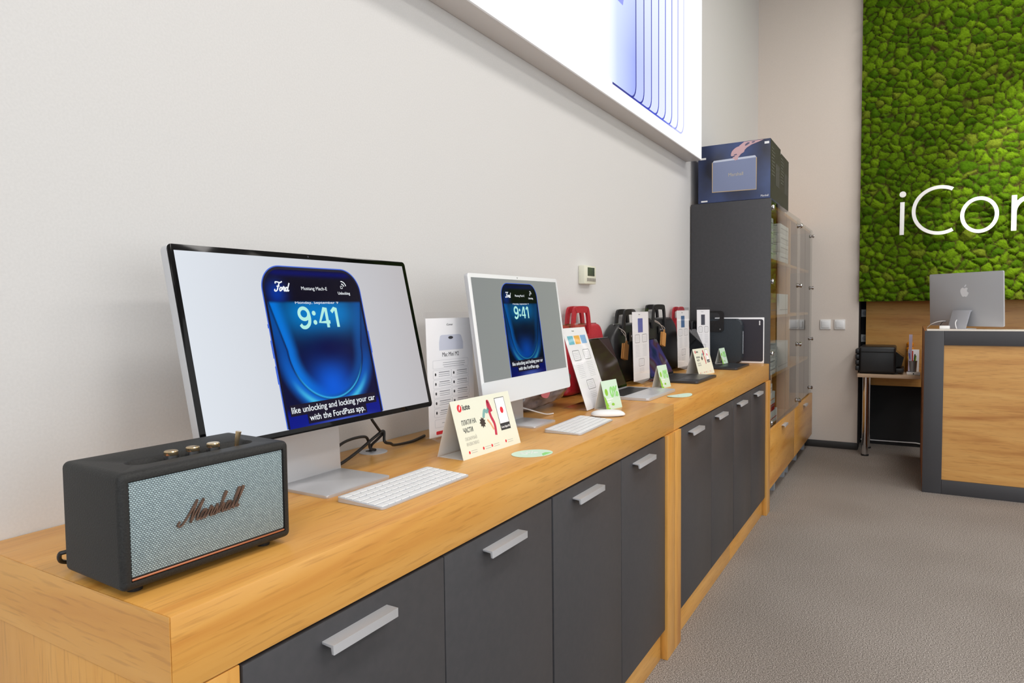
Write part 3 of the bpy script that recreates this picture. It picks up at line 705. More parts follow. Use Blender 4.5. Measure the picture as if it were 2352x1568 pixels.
# ------------------------------------------------------------------ screens
def lerp(a, b, t): return a*(1-t)+b*t
def sstep(a, b, x): t = np.clip((x-a)/(b-a), 0, 1); return t*t*(3-2*t)
def phone_col(px, py, W, bgL, bgR, dim, n=(300, 180), wh=(.599, .340)):
    """px, py in panel metres; phone spans px .0-.268 in phone metres measured from its left top"""
    A = lambda c: np.array(lin(c))
    X, Y = px, py
    cx, cy = .136, -.172
    dn = np.minimum(Y-cy, 0)/.104; upw = np.maximum(Y-cy, 0)
    r = np.sqrt(((X-cx)/(.100+.25*upw))**2+dn**2)
    navy = A((3, 6, 52)); cy_ = A((60, 190, 245))
    col = np.tile(navy, X.shape+(1,))
    low = sstep(.02, -.09, Y-cy); lft = sstep(.05, -.08, X-cx); rgt = 1-lft
    out = sstep(1.0, 1.06, r)*(1-sstep(1.12, 1.40, r)); col = lerp(col, A((0, 96, 200)), (out*(.25+.6*low+.25*lft)).clip(0, 1)[..., None])
    inn = sstep(.70, .94, r)*(1-sstep(.985, 1.01, r)); col = lerp(col, A((0, 112, 214)), (inn*(.35+.65*lft)).clip(0, 1)[..., None])
    gin = np.exp(-(((X-cx)/.050)**2+((Y-cy+.080)/.055)**2)); col = lerp(col, A((0, 88, 212)), (gin*(1-sstep(.9, 1.0, r)))[..., None])
    gt = np.exp(-((np.abs(X-cx)/.098)**4+((Y+.098)/.040)**2)); col = lerp(col, A((0, 122, 200)), (gt*.95)[..., None])
    dk = np.exp(-(((X-cx-.008)/.062)**2+((Y-cy)/.030)**2)); col = lerp(col, A((2, 8, 66)), (dk*.9)[..., None])
    ring = np.exp(-((r-1.0)/.014)**2)*sstep(-.03, -.09, Y-cy); col = lerp(col, cy_, (ring*.9)[..., None])
    cres = np.exp(-((r-1.16)/.055)**2)*sstep(-.05, -.11, Y-cy); col = lerp(col, A((70, 196, 232)), (cres*.85)[..., None])
    btm = sstep(-.283, -.300, Y); col = lerp(col, A((0, 18, 130)), btm[..., None])
    bb = np.exp(-(((X-.150)/.06)**2+((Y+.330)/.010)**2)); col = lerp(col, A((96, 124, 230)), (bb*.9)[..., None])
    tp = sstep(-.078, -.071, Y); blk = A((14, 12, 30))
    col = lerp(col, blk, tp[..., None])
    gl = np.exp(-(((X-.034)/.02)**2+((Y+.056)/.022)**2)); col = lerp(col, A((0, 50, 150)), (gl*tp)[..., None])
    g2 = np.exp(-(((Y+.014)/.006)**2))*tp*sstep(.01, .04, X)*(1-sstep(.225, .255, X)); col = lerp(col, A((0, 10, 100)), (g2*.8)[..., None])
    return col*dim
def screen(parent, w, h, px0, ptop, sc_, bgL, bgR, dim, M, name='screen_image', n=(340, 200), noise=False):
    """image panel in panel coordinates (origin bottom-left of the picture)"""
    X, Y = np.meshgrid(np.linspace(0, w, n[0]), np.linspace(0, h, n[1]), indexing='ij')
    L = np.array(lin(bgL)); Rr = np.array(lin(bgR)); a = (X/w)[..., None]; col = L*(1-a)+Rr*a
    px = (X-px0)/sc_; py = (Y-ptop)/sc_; r = .05; q_ = .0032
    dx = np.maximum(np.maximum(r-px, px-(.268-r)), 0); dy = np.maximum(py+r, 0)
    ins = (px > q_) & (px < .268-q_) & (py < -q_) & (dx**2+dy**2 < (r-q_)**2)
    col = np.where(ins[..., None], phone_col(px, py, w, None, None, dim), col)
    bez = (px > .004) & (px < .264)
    vs = [tuple(M @ Vector((x, y, 0))) for x, y in zip(X.ravel(), Y.ravel())]
    I = np.arange(n[0]*n[1]).reshape(n); fs = np.stack([I[:-1, :-1], I[1:, :-1], I[1:, 1:], I[:-1, 1:]], -1).reshape(-1, 4)
    me = bpy.data.meshes.new(name); me.from_pydata(vs, [], fs.tolist())
    ca = me.color_attributes.new('Col', 'FLOAT_COLOR', 'POINT'); ca.data.foreach_set('color', np.concatenate([col.reshape(-1, 3), np.ones((n[0]*n[1], 1))], 1).ravel())
    me.materials.append(scrm); o = bpy.data.objects.new(name, me); C.objects.link(o); o.parent = parent
    # outlines and lettering of the picture
    def P(x, y): return (px0+x*sc_, ptop+y*sc_)
    yb = -ptop/sc_+.001
    def outl(off, rr):
        return [P(off, yb), P(off, -rr-off)]+[P(rr+off-rr*math.cos(R(a)), -rr-off+rr*math.sin(R(a))) for a in range(5, 90, 5)]+[P(rr+off, -off), P(.268-rr-off, -off)]+[P(.268-rr-off+rr*math.sin(R(a)), -rr-off+rr*math.cos(R(a))) for a in range(5, 90, 5)]+[P(.268-off, -rr-off), P(.268-off, yb)]
    MT = M @ Matrix.Translation((0, 0, .0002))
    s_ = sc_
    MB().ribbon(outl(.0045, .046), .006*s_, .0002, MT, smooth=False).build('phone_bezel_image', rimtx2, o)
    MB().ribbon(outl(.001, .05), .0022*s_, .0004, MT, smooth=False).build('phone_rim_image', rimtx, o)
    MC = M @ Matrix.Translation((0, 0, .0004)); MC2 = M @ Matrix.Translation((0, 0, .0006))
    c = MB(); q0 = P(.014, -.278); q1 = P(.252, -.300); c.rect(q0[0], q1[1], q1[0], q0[1], .0001, MC)
    q0 = P(.054, -.299); q1 = P(.218, -.319); c.rect(q0[0], q1[1], q1[0], q0[1], .0001, MC); c.build('caption_box_image', blacktx, o)
    x = MB()
    q = P(.0175, -.2945); x.text('like unlocking and locking your car', q[0], q[1], .0175*s_, .231*s_, M=MC2, t=.0001, bold=.008)
    q = P(.0585, -.3135); x.text('with the FordPass app.', q[0], q[1], .0175*s_, .154*s_, M=MC2, t=.0001, bold=.008)
    x.build('caption_text_image', whitetx, o); x = MB()
    q = P(.098, -.049); x.text('Mustang Mach-E', q[0], q[1], .0105*s_, .070*s_, M=MC2, t=.0001, bold=.0)
    q = P(.198, -.0575); x.text('Unlocking', q[0], q[1], .009*s_, .036*s_, M=MC2, t=.0001, bold=.01)
    x.build('car_name_image', whitetx, o); x = MB()
    q = P(.075, -.0735); x.text('Monday, September 9', q[0], q[1]-.0045*s_, .008*s_, .118*s_, M=MC2, t=.0001)
    inv = MC2.inverted(); ylim = P(0, -.0735)[1]
    def clampy(v):
        u = inv @ Vector(v); u.y = min(u.y, ylim); return tuple(MC2 @ u)
    x.v = [clampy(v) for v in x.v]
    x.build('date_image', whitetx, o); x = MB()
    q = P(.028, -.052); scriptword(x, 'Ford', q[0]+.004*s_, q[1], .033*s_, .0185*s_, MC2, .0026*s_, .0001, shear=.3)
    x.build('wordmark_image', whitetx, o); x = MB()
    for rr in (.0065, .0125): x.ribbon([P(.213+rr*math.cos(R(a)), -.0405+rr*math.sin(R(a))) for a in range(10, 95, 12)], .0022*s_, .0001, MC2)
    x.ribbon([P(.209, -.044), P(.214, -.044), P(.214, -.0385), P(.209, -.0385), P(.209, -.044)], .0012*s_, .0001, MC2, smooth=False)
    x.build('status_icon_image', whitetx, o)
    ck = MB(); kx = .110/1.70; ky = .046
    def T(pts): return [P(.076+p[0]*kx, -.130+p[1]*ky) for p in pts]
    lw = .0074*s_
    ck.ribbon(T(ell(.25, .68, .19, .25, 14)), lw, .0001, MC2, closed=True)
    ck.ribbon(T([(.44, .68), (.45, .45), (.40, .22), (.27, .08), (.13, .08), (.05, .20)]), lw, .0002, MC2)
    for yy in (.28, .70): ck.prism([(P(.076+(.66)*kx, 0)[0]+.0050*s_*math.cos(R(a)), P(0, -.130+yy*ky)[1]+.0050*s_*math.sin(R(a))) for a in range(0, 360, 20)], 0, .0001, MC2)
    ck.ribbon(T([(1.30, .28), (.86, .28), (1.12, .93), (1.19, .93), (1.19, .03)]), lw, .0001, MC2, smooth=False)
    ck.ribbon(T([(1.42, .74), (1.57, .92), (1.63, .92), (1.63, .03)]), lw, .0001, MC2, smooth=False)
    ck.build('clock_image', minttx, o)
    # side buttons
    m = MB()
    for (a, b) in ((-.118, -.126), (-.150, -.185), (-.200, -.235)): p = P(-.0018, b); q = P(.0, a); m.rect(p[0], p[1], q[0], q[1], .0003, MT)
    p = P(.268, -.19); q = P(.2698, -.14); m.rect(p[0], p[1], q[0], q[1], .0003, MT); m.build('phone_button_image', rimtx, o)
    return o
def display():
    t = thing('monitor', 'large black-framed silver monitor showing a blue phone, behind the loudspeaker', 'monitor', (1.009, -.2, H), -.3)
    W, Hh = .623, .363
    F = FR((-W/2, -.036, .123), 13.0)
    MB().prism(rrect(W, Hh, .009, 6, W/2, Hh/2), -.019, -.0016, F, .0012).build('housing', silver, t)
    MB().prism(rrect(W-.001, Hh-.001, .0085, 6, W/2, Hh/2), -.0016, -.0001, F, .0004).build('front_glass', blackgl, t)
    screen(t, .599, .340, .167, .323, 1.0, (222, 228, 236), (186, 183, 186), 1.0, F @ Matrix.Translation((.0115, .0115, .0002)))
    MB().cyl((W/2, Hh-.0055, -.0002), (W/2, Hh-.0055, .0001), .0018, n=16, M=F).build('webcam', mat('lens_dark', (30, 30, 50), .1), t)
    bx0, bx1 = -.092, .090
    MB().prism(rrect(bx1-bx0, .158, .006, 5, (bx0+bx1)/2, -.011), 0, .006, None, .0012).build('stand_base', silver, t)
    s = MB(); prof = [(.062, .006), (.066, .02), (.070, .12), (.069, .175), (.058, .22), (.028, .238), (.018, .234), (.050, .212), (.059, .172), (.060, .12), (.056, .02), (.054, .006)]
    s.prism([(p[0], p[1]) for p in prof], bx0, bx1, Matrix(((0, 0, 1, 0), (1, 0, 0, 0), (0, 1, 0, 0), (0, 0, 0, 1))), .0008); s.build('stand_arm', silver, t)
display()
def imac():
    t = thing('monitor', 'white-bezelled all-in-one computer with grey screen picture of a phone', 'monitor', (1.786, -.2, H), .7)
    W, Hh = .547, .368
    F = FR((-W/2, -.060, .092), 7.8)
    MB().prism(rrect(W, Hh, .010, 6, W/2, Hh/2), -.0115, -.0012, F, .001).build('housing', silver, t)
    MB().prism(rrect(W-.001, Hh-.001, .0095, 6, W/2, Hh/2), -.0012, 0, F, .0004).build('front_bezel', whitepaint, t)
    MB().prism(rrect(W-.002, .066, .0095, 6, W/2, .034), .0, .0006, F).build('chin', mat('pale_chin', (226, 231, 236), .3), t)
    screen(t, .519, .288, .147, .277, .83, (140, 143, 142), (146, 148, 146), .45, F @ Matrix.Translation((.0145, .068, .0008)), n=(300, 170))
    MB().cyl((W/2, Hh-.006, -.0002), (W/2, Hh-.006, .0003), .0018, n=16, M=F).build('webcam', mat('lens_dark2', (30, 30, 40), .1), t)
    bx0, bx1 = -.030, .112
    cx = (bx0+bx1)/2
    MB().prism(rrect(bx1-bx0, .130, .006, 5, cx, -.018), 0, .0055, None, .0012).build('stand_base', silver, t)
    prof = [(.042, .0055), (.044, .10), (.040, .19), (.022, .215), (.004, .215), (.012, .205), (.032, .185), (.036, .10), (.034, .0055)]
    MB().prism(prof, bx0, bx1, Matrix(((0, 0, 1, 0), (1, 0, 0, 0), (0, 1, 0, 0), (0, 0, 0, 1))), .0006).build('stand_arm', silver, t)
    MB().tube(cat3([(cx, .05, .09), (cx+.05, .07, .05), (cx+.09, .03, .03), (cx+.16, .0, .006), (cx+.2, -.01, .003)]), .0022).build('power_cable', cablew, t)
imac()

# keyboards
def keyboard(lab, loc, rz, proto=None):
    t = thing('keyboard', lab, 'keyboard', loc, rz, 'slim white keyboards')
    W, D = .279, .115
    zf, zb = .0035, .0095
    M = Matrix.Rotation(math.atan((zb-zf)/D), 4, 'X')
    b = MB(); pts = rrect(W, D, .009, 6)
    vs = [(p[0], p[1], .0006) for p in pts]+[(p[0], p[1], zf+(zb-zf)*(p[1]+D/2)/D) for p in pts]; n = len(pts)
    b.add(vs, [tuple(range(n))[::-1], tuple(n+i for i in range(n))]+[(i, (i+1) % n, n+(i+1) % n, n+i) for i in range(n)])
    b.build('case', silver, t)
    rows = [([1]*13, .0165), ([1]*13+[1.0], .0165), ([1.5]+[1]*12, .0165), ([1.75]+[1]*11+[1.2], .0165), ([2.3]+[1]*10+[2.3], .0165), ([1, 1, 1, 1.25, 5.1, 1.25, 1, 1, 1, 1], .0165)]
    y = D/2-.004; k = MB()
    for ws, hgt in rows:
        tot = sum(ws); u = (W-.008)/tot; x = -W/2+.004
        for w_ in ws:
            x1 = x+w_*u; zc = zf+(zb-zf)*((y-hgt/2)+D/2)/D
            k.box((x+.0009, y-hgt+.0008, zc-.0004), (x1-.0009, y-.0008, zc+.0014), .0005, 1); x = x1
        y -= .0179
    o = k.build('keycaps', white, t)
    return t
keyboard('white slim keyboard in front of the large black-framed monitor', (1.051, -.3755, H), 0)
keyboard('white slim keyboard in front of the white all-in-one computer', (1.857, -.385, H), 3)
kk = [o for o in C.objects if o.name.startswith('keyboard')]
# mouse
t = thing('computer_mouse', 'low white computer mouse in front of the first green tent card', 'mouse', (2.075, -.385, H), -54)
x = bmesh.new(); bmesh.ops.create_uvsphere(x, u_segments=32, v_segments=16, radius=1)
for v in x.verts:
    c = v.co; sx = math.copysign(abs(c.x)**.7, c.x); sy = math.copysign(abs(c.y)**.7, c.y)
    v.co = Vector((sx*.057, sy*.029, .0055+max(c.z, -.1)*.0155))
MB().bm(x).build('shell', white, t)
MB().prism(ell(0, 0, .051, .024), .0012, .0045).build('base', silver, t)
MB().prism(ell(0, 0, .049, .022), 0, .0012).build('glide', rubber, t)

# cables near the big monitor
t = thing('cable_grommet', 'round silver cable grommet in the worktop beside the black cables', 'grommet', (1.283, -.075, H))
MB().lathe([(.0, 0), (.036, 0), (.036, .0015), (.033, .0028), (.0005, .0028)], 32).build('cover', alu, t)
MB().prism(rrect(.03, .016, .007, 5, .0, .008), .0029, .0034).build('slot', black, t)
tag(MB().tube(cat3([(1.15, -.10, 1.04), (1.235, -.095, 1.035), (1.258, -.10, 1.005), (1.285, -.10, .975), (1.30, -.098, .972), (1.275, -.098, .958), (1.262, -.09, .945), (1.276, -.072, .926)]), .0035).build('monitor_cable', cablem), 'black cable dropping behind the large monitor into the grommet', 'cable')
tag(MB().tube(cat3([(1.03, -.09, .93), (1.10, -.10, .950), (1.16, -.10, .972), (1.225, -.10, .973), (1.243, -.098, .955), (1.262, -.085, .936), (1.288, -.078, .927)]), .0035).build('monitor_cable', cablem), 'black cable arching up from behind the monitor stand', 'cable')
tag(MB().tube(cat3([(1.03, -.13, .9265), (1.115, -.118, .9265), (1.19, -.108, .942), (1.265, -.102, .968), (1.296, -.1, .975), (1.285, -.112, .952), (1.31, -.11, .942), (1.34, -.1, .932), (1.42, -.09, .9265), (1.50, -.07, .9265)]), .0038).build('monitor_cable', cablem), 'black cable crossing low on the worktop towards the price stand', 'cable')

# ------------------------------------------------------------------ acrylic stands with paper sheets
def acrylic(lab, loc, rz, w, h, tilt, printer, solid=False):
    t = thing('sign_holder', lab, 'sign holder', loc, rz, 'clear acrylic holders with spec sheets')
    F = FR((-w/2, 0, .021 if not solid else .002), tilt)
    MB().prism([(0, 0), (w, 0), (w, h), (0, h)], -.0035, -.0022, F).prism([(0, 0), (w, 0), (w, h), (0, h)], .0022, .0035, F).build('sleeve', acryl, t)
    MB().prism([(.003, 0), (w-.003, 0), (w-.003, h-.016), (.003, h-.016)], -.0008, .0008, F).build('paper_sheet', paper, t)
    if not solid:
        n = 14; vs = []; fs = []
        for i in range(n+1):
            y = -.055+.11*i/n; z = .002+.0185*(1-(y/.055)**2)
            vs += [(-w/2, y, z-.0012), (w/2, y, z-.0012), (w/2, y, z+.0012), (-w/2, y, z+.0012)]
        for i in range(n):
            for k in range(4): k2 = (k+1) % 4; fs.append((i*4+k, i*4+k2, (i+1)*4+k2, (i+1)*4+k))
        fs += [(0, 3, 2, 1), tuple(n*4+k for k in range(4))]
        MB().add(vs, fs).build('base', acryl, t)
    else:
        MB().box((-w/2, .0, .0), (w/2, .10, .003), .001).build('base', acryl, t)
        MB().prism([(.012, .003), (.10, .003), (.085, .18)], -.0015, .0015, Matrix(((0, 0, 1, 0), (1, 0, 0, 0), (0, 1, 0, 0), (0, 0, 0, 1)))).build('strut', acryl, t)
    printer(t, F @ Matrix.Translation((.003, 0, .0009)), w-.006, h-.016)
    return t
def lines(mb, x0, x1, y, n, dy, M, th=.0012, jit=.15):
    for i in range(n):
        a = random.uniform(0, jit)*(x1-x0)/2; mb.rect(x0+a, y-i*dy, x1-a, y-i*dy+th, .0002, M)
def outline(mb, x0, y0, x1, y1, r, wd, M):
    pts = rrect(x1-x0, y1-y0, r, 4, (x0+x1)/2, (y0+y1)/2); mb.ribbon(pts, wd, .0002, M, smooth=False, closed=True)
def p_mini(t, M, w, h):
    m = MB(); m.text('iCorner', w/2, h-.02, .008, align='CENTER', M=M); m.text('Mac Mini M2', w/2, h-.103, .0165, .068, 'CENTER', M=M, bold=.0); m.build('printed_title', ink, t)
    MB().prism([(w*.26, h-.086), (w*.78, h-.086), (w*.78, h-.066), (w*.74, h-.048), (w*.70, h-.045), (w*.32, h-.045), (w*.285, h-.048), (w*.26, h-.066)], 0, .0003, M).build('printed_computer', mat('print_lilacgrey', (206, 210, 226), .6), t)
    MB().prism(ell(w*.51, h-.053, .010, .004, 16), .0003, .0005, M).build('printed_emblem', ink, t)
    g = MB(); l = MB(); k = MB()
    g_ = [(0, 1)]
    y = h-.112; outline(l, .022, y-.022, w-.022, y, .003, .0006, M); lines(g, .06, w-.035, y-.008, 3, .0055, M)
    for r_ in range(5):
        y = h-.138-r_*.0255
        for c in range(2):
            x0 = .022+c*(w-.044)/2+.001*c; x1 = x0+(w-.046)/2
            outline(l, x0, y-.0225, x1, y, .003, .0006, M); lines(g, x0+.022, x1-.006, y-.007, 1, .005, M, .0022); lines(g, x0+.020, x1-.004, y-.012, 2, .005, M)
            k.prism(ell(x0+.009, y-.011, .003, .004, 12), 0, .0002, M)
    y = h-.27; outline(l, .022, y-.02, w-.022, y+.001, .003, .0006, M); lines(g, .05, w-.06, y-.01, 1, .005, M)
    g.build('printed_text', inkg, t); l.build('printed_boxes', inkl, t); k.build('printed_icon', ink, t)
    MB().prism(rrect(.034, .009, .003, 4, .043, .010), 0, .0003, M).build('printed_price', redp, t)
def p_chips(color, three=False, cols=2):
    def f(t, M, w, h):
        if three:
            for i, c in enumerate(((120, 196, 214), (246, 186, 84), (140, 186, 232))):
                MB().prism([(.022+i*.058, h-.062), (.022+i*.058+.048, h-.062), (.022+i*.058+.05, h-.03), (.022+i*.058, h-.03)], 0, .0002, M).build('printed_photo', mat('print_c%d' % i, c, .6), t)
        else:
            MB().rect(w*.32, h-.095, w*.62, h-.03, .0002, M).build('printed_photo', color, t)
        m = MB(); m.text('iCorner', w*.42, h-.014, .006, align='CENTER', M=M)
        g = MB(); y0 = h-.105 if not three else h-.085
        for c in range(2):
            x0 = w*(.13+.45*c); x1 = x0+w*.28
            outline(m, x0, y0-.036, x1, y0, .005, .0014, M); lines(g, x0+.006, x1-.006, y0-.01, 4, .006, M, .001)
            lines(g, x0, x1, y0-.048, 9, .0065, M, .0011); 
        outline(m, w*.34, y0-.145, w*.66, y0-.112, .005, .0014, M); lines(g, w*.38, w*.62, y0-.12, 4, .006, M, .001); lines(g, w*.34, w*.66, y0-.156, 4, .0065, M)
        m.build('printed_frames', ink, t); g.build('printed_text', inkl, t)
    return f
acrylic('clear stand with a white spec sheet, between the two large monitors', (1.496, -.172, H), -5, .196, .330, 1.5, p_mini)
acrylic('clear leaning stand with three coloured pictures, beside the white computer', (2.243, -.278, H), 2, .215, .315, 18.5, p_chips(None, True), solid=True)
purple = mat('print_violetblue', (92, 104, 176), .5); darkp = mat('print_darkslate', (66, 68, 82), .5); bluelap = mat('print_skyblue', (70, 110, 160), .5)
acrylic('upright clear stand with violet laptop picture, between the two black bags', (3.003, -.172, H), -1.5, .205, .331, 1.5, p_chips(purple))
acrylic('upright clear stand with blue laptop picture, before the far red bag', (3.762, -.147, H), -2.4, .204, .331, 1.2, p_chips(bluelap))
acrylic('upright clear stand with dark laptop picture, beside the navy hard case', (4.265, -.126, H), -34, .108, .331, 1.0, p_chips(darkp))

# ------------------------------------------------------------------ tent cards
def tent(lab, loc, rz, w, h, depth, paint, m, grp):
    t = thing('tent_card', lab, 'tent card', loc, rz, grp)
    tl = math.degrees(math.atan2(depth/2, h)); hh = math.hypot(depth/2, h)
    F = FR((0, 0, 0), tl); MB().prism([(0, 0), (w, 0), (w, hh), (0, hh)], -.0008, 0, F).build('front_panel', m, t)
    MB().add([(0, depth, .0), (w, depth, .0), (w, depth/2+.0008, h), (0, depth/2+.0008, h), (0, depth-.0008, .0), (w, depth-.0008, .0), (w, depth/2, h-.001), (0, depth/2, h-.001)],
             [(0, 1, 2, 3), (7, 6, 5, 4), (0, 4, 5, 1), (1, 5, 6, 2), (2, 6, 7, 3), (3, 7, 4, 0)]).build('back_panel', cardin, t)
    MB().box((.002, .004, .0002), (w-.002, depth-.004, .001)).build('base_panel', cardin, t)
    paint(t, F @ Matrix.Translation((0, 0, .0001)), w, hh); return t
def p_iute(t, M, w, h):
    s = w/.252; q = lambda x: x*s
    r = MB().prism(ell(q(.030), h-q(.020), q(.0085), q(.0095), 24), 0, .0002, M)
    for i, x in enumerate((.030, .088, .125, .188)): r.prism(ell(q(x), q(.014)+q(.002)*i*.3, q(.0032), q(.0038), 14), 0, .0002, M)
    r.build('printed_roundel', redp, t)
    MB().prism([(q(.027), h-q(.026)), (q(.033), h-q(.020)), (q(.034), h-q(.012)), (q(.030), h-q(.017))], .0002, .0004, M).build('printed_flame', paper, t)
    m = MB(); m.text('iute', q(.042), h-q(.026), q(.020), q(.030), M=M, bold=.02)
    m.text('ПЛАТИ НА', q(.026), h-q(.062), q(.0165), q(.058), M=M, bold=.008); m.text('ЧАСТИ', q(.026), h-q(.081), q(.0165), q(.038), M=M, bold=.012)
    m.build('printed_heading', ink, t)
    g = MB(); g.text('ПАЗАРУВАЙ', q(.026), h-q(.100), q(.0115), q(.046), M=M); g.text('ИНОВАТИВНО', q(.026), h-q(.113), q(.0115), q(.050), M=M)
    g.build('printed_subheading', mat('print_softgrey2', (190, 190, 180), .6), t); g = MB()
    for x in (.036, .094, .131, .194): lines(g, q(x), q(x+.027), q(.016), 2, q(.005), M, q(.0012))
    g.build('printed_text', mat('print_softgrey', (186, 186, 176), .6), t)
    # dancing figure picture
    q0_ = q; q = lambda x: x*s; M_ = M @ Matrix.Translation((.019*s, 0, 0))
    MB().ribbon([(q(.098), h-q(.055)), (q(.108), h-q(.038)), (q(.118), h-q(.042)), (q(.126), h-q(.034))], q(.009), .0003, M_).build('printed_top', mat('print_teal', (130, 178, 176), .6), t)
    MB().ribbon([(q(.112), h-q(.062)), (q(.122), h-q(.074)), (q(.13), h-q(.09))], q(.005), .0003, M_).build('printed_arm', mat('print_skin_b', (228, 170, 130), .6), t)
    MB().ribbon([(q(.138), h-q(.044)), (q(.130), h-q(.016)), (q(.127), h-q(.03)), (q(.130), h-q(.055)), (q(.138), h-q(.078)), (q(.134), h-q(.105))], q(.009), .0003, M_).build('printed_trousers', mat('print_crimson', (196, 50, 80), .6), t)
    pts = [(q(.090)+q(.013 if i % 2 else .0085)*math.cos(R(i*20)), h-q(.066)+q(.014 if i % 2 else .0095)*math.sin(R(i*20))) for i in range(18)]
    MB().prism(pts, 0, .0004, M_).build('printed_hair', mat('print_darkbrown', (62, 50, 46), .6), t)
    MB().rect(q(.180), h-q(.098), q(.224), h-q(.012), .0002, M).build('printed_panel', ink, t)
    MB().rect(q(.1815), h-q(.080), q(.2225), h-q(.0135), .0003, M).build('printed_blank', paper, t)
    MB().prism(ell(q(.202), h-q(.046), q(.007), q(.0085), 20), .0003, .0005, M).build('printed_badge', redp, t)
    c = MB(); c.text('iCorner, Bulgaria Mall', q(.183), h-q(.0925), q(.0085), q(.038), M=Matrix(M) @ Matrix.Translation((0, 0, .0002))); c.build('printed_caption', paper, t)
def p_green(t, M, w, h):
    m = MB(); m.text('0%', w*.42, h*.42, h*.48, w*.52, M=M, bold=.05)
    m.build('printed_percent', greenm, t)
    g = MB(); g.prism(ell(w*.2, h*.6, w*.09, h*.12, 20), 0, .0003, M); g.prism([(0, 0), (w*.25, 0), (w*.16, h*.2), (w*.08, h*.42), (0, h*.5)], 0, .0003, M)
    g.prism(ell(w*.46, h*.16, w*.09, h*.05, 16), 0, .0003, M); g.build('printed_leaf', greeni, t)
    l = MB(); l.rect(w*.13, h*.34, w*.5, h*.37, .0005, M); l.rect(w*.13, h*.25, w*.36, h*.28, .0005, M); l.build('printed_bars', paper, t); l = MB(); l.text('0% ЛИХВА', w*.13, h*.06, h*.1, w*.34, M=M, t=.0005); l.build('printed_text', paper, t)
tent('large cream card with red logo and acrobat picture, before the spec sheet stand', (1.307, -.336, H), -2.7, .252, .137, .080, p_iute, cream, 'cream tent cards')
tent('small green 0% card standing behind the white mouse', (2.182, -.338, H), -8, .107, .100, .052, p_green, greenp, 'green 0% tent cards')
tent('small green 0% card standing beside the silver laptop palm rest', (2.883, -.306, H), -6, .098, .098, .048, p_green, greenp, 'green 0% tent cards')
tent('cream card with acrobat picture behind the dark open laptop', (3.495, -.305, H), -8, .205, .135, .075, p_iute, cream, 'cream tent cards')
tent('small green 0% card standing on the far open laptop, before the navy hard case', (4.098, -.284, H+.0126), -3, .108, .092, .048, p_green, greenp, 'green 0% tent cards')

# round green stickers
def disc(lab, loc, rz, a, b, bend=0):
    t = thing('round_flyer', lab, 'flyer', loc, rz, 'green oval flyers on the worktop edge')
    vs = []; fs = []; n = 48; rings = 6
    for k in range(rings+1):
        for i in range(n):
            x = a*k/rings*math.cos(2*math.pi*i/n); y = b*k/rings*math.sin(2*math.pi*i/n); vs.append((x, y, .0012+bend*(x/a)**2*(1 if x > 0 else .3)))
    for k in range(rings):
        for i in range(n): j = (i+1) % n; fs.append((k*n+i, k*n+j, (k+1)*n+j, (k+1)*n+i))
    nn = len(vs); vs += [(v[0], v[1], v[2]-.0008) for v in vs]; fs += [tuple(i+nn for i in f[::-1]) for f in fs]
    for i in range(n): j = (i+1) % n; fs.append((rings*n+i, rings*n+j, nn+rings*n+j, nn+rings*n+i))
    MB().add(vs, fs).build('disc', greenp, t)
    m = MB(); m.text('0%', -a*.5, -b*.1, b*.9, a*.8, t=.0004, M=Matrix.Translation((0, 0, .0012)))
    m.build('printed_percent', white, t)
    MB().prism([(a*.15, -b*.95*math.sqrt(1-.0225)), (a*.85, -b*.45), (a*.6, -b*.2), (a*.3, -b*.45)], .0012, .0015).build('printed_green', greenm, t)
disc('green oval flyer lying before the large cream card', (1.452, -.4415, H), -30, .055, .040)
disc('green oval flyer lying near the silver laptop, far one', (2.665, -.45, H), -25, .062, .036, .006)

# ------------------------------------------------------------------ laptops
def laptop(lab, loc, rz, w, d, body, scr, tilt, hl, wall=None, closed=False):
    t = thing('laptop', lab, 'laptop', loc, rz, 'laptops on the far worktop')
    b = MB().prism(rrect(w, d, .012, 6, w/2, d/2), .0008, .0115 if not closed else .0105, None, .002, 2).build('base', body, t)
    if closed:
        MB().prism(rrect(w, d, .012, 6, w/2, d/2), .0110, .0150, None, .001).build('lid', scr, t); return t
    MB().prism(rrect(w*.88, d*.42, .004, 4, w/2, d*.71), .0115, .0117).build('keyboard_well', blackpl, t)
    k = MB()
    for r_ in range(6):
        y = d*.51+r_*d*.066
        for i in range(14): x0 = w*.07+i*w*.0615; k.box((x0, y, .0117), (x0+w*.054, y+d*.056, .0124), .0004, 1)
    k.build('keys', blackpl, t)
    MB().prism(rrect(w*.44, d*.34, .004, 4, w/2, d*.25), .01150, .01165).build('trackpad', body, t)
    F = FR((0, d-.004, .0125), tilt)
    MB().prism(rrect(w, hl, .012, 6, w/2, hl/2), -.005, -.0006, F, .0008).build('lid', body, t)
    MB().prism(rrect(w-.002, hl-.002, .011, 6, w/2, hl/2), -.0006, .0002, F).build('screen', scr, t)
    if wall: MB().prism(rrect(w-.014, hl-.016, .004, 4, w/2, hl/2+.002), .0002, .0004, F).build('screen_image', wall, t)  # wallpaper on the space-grey laptop, painted brown reflection on the silver one
    return t
wallp = emis('laptop_wallpaper', (40, 34, 60), .6, .08)
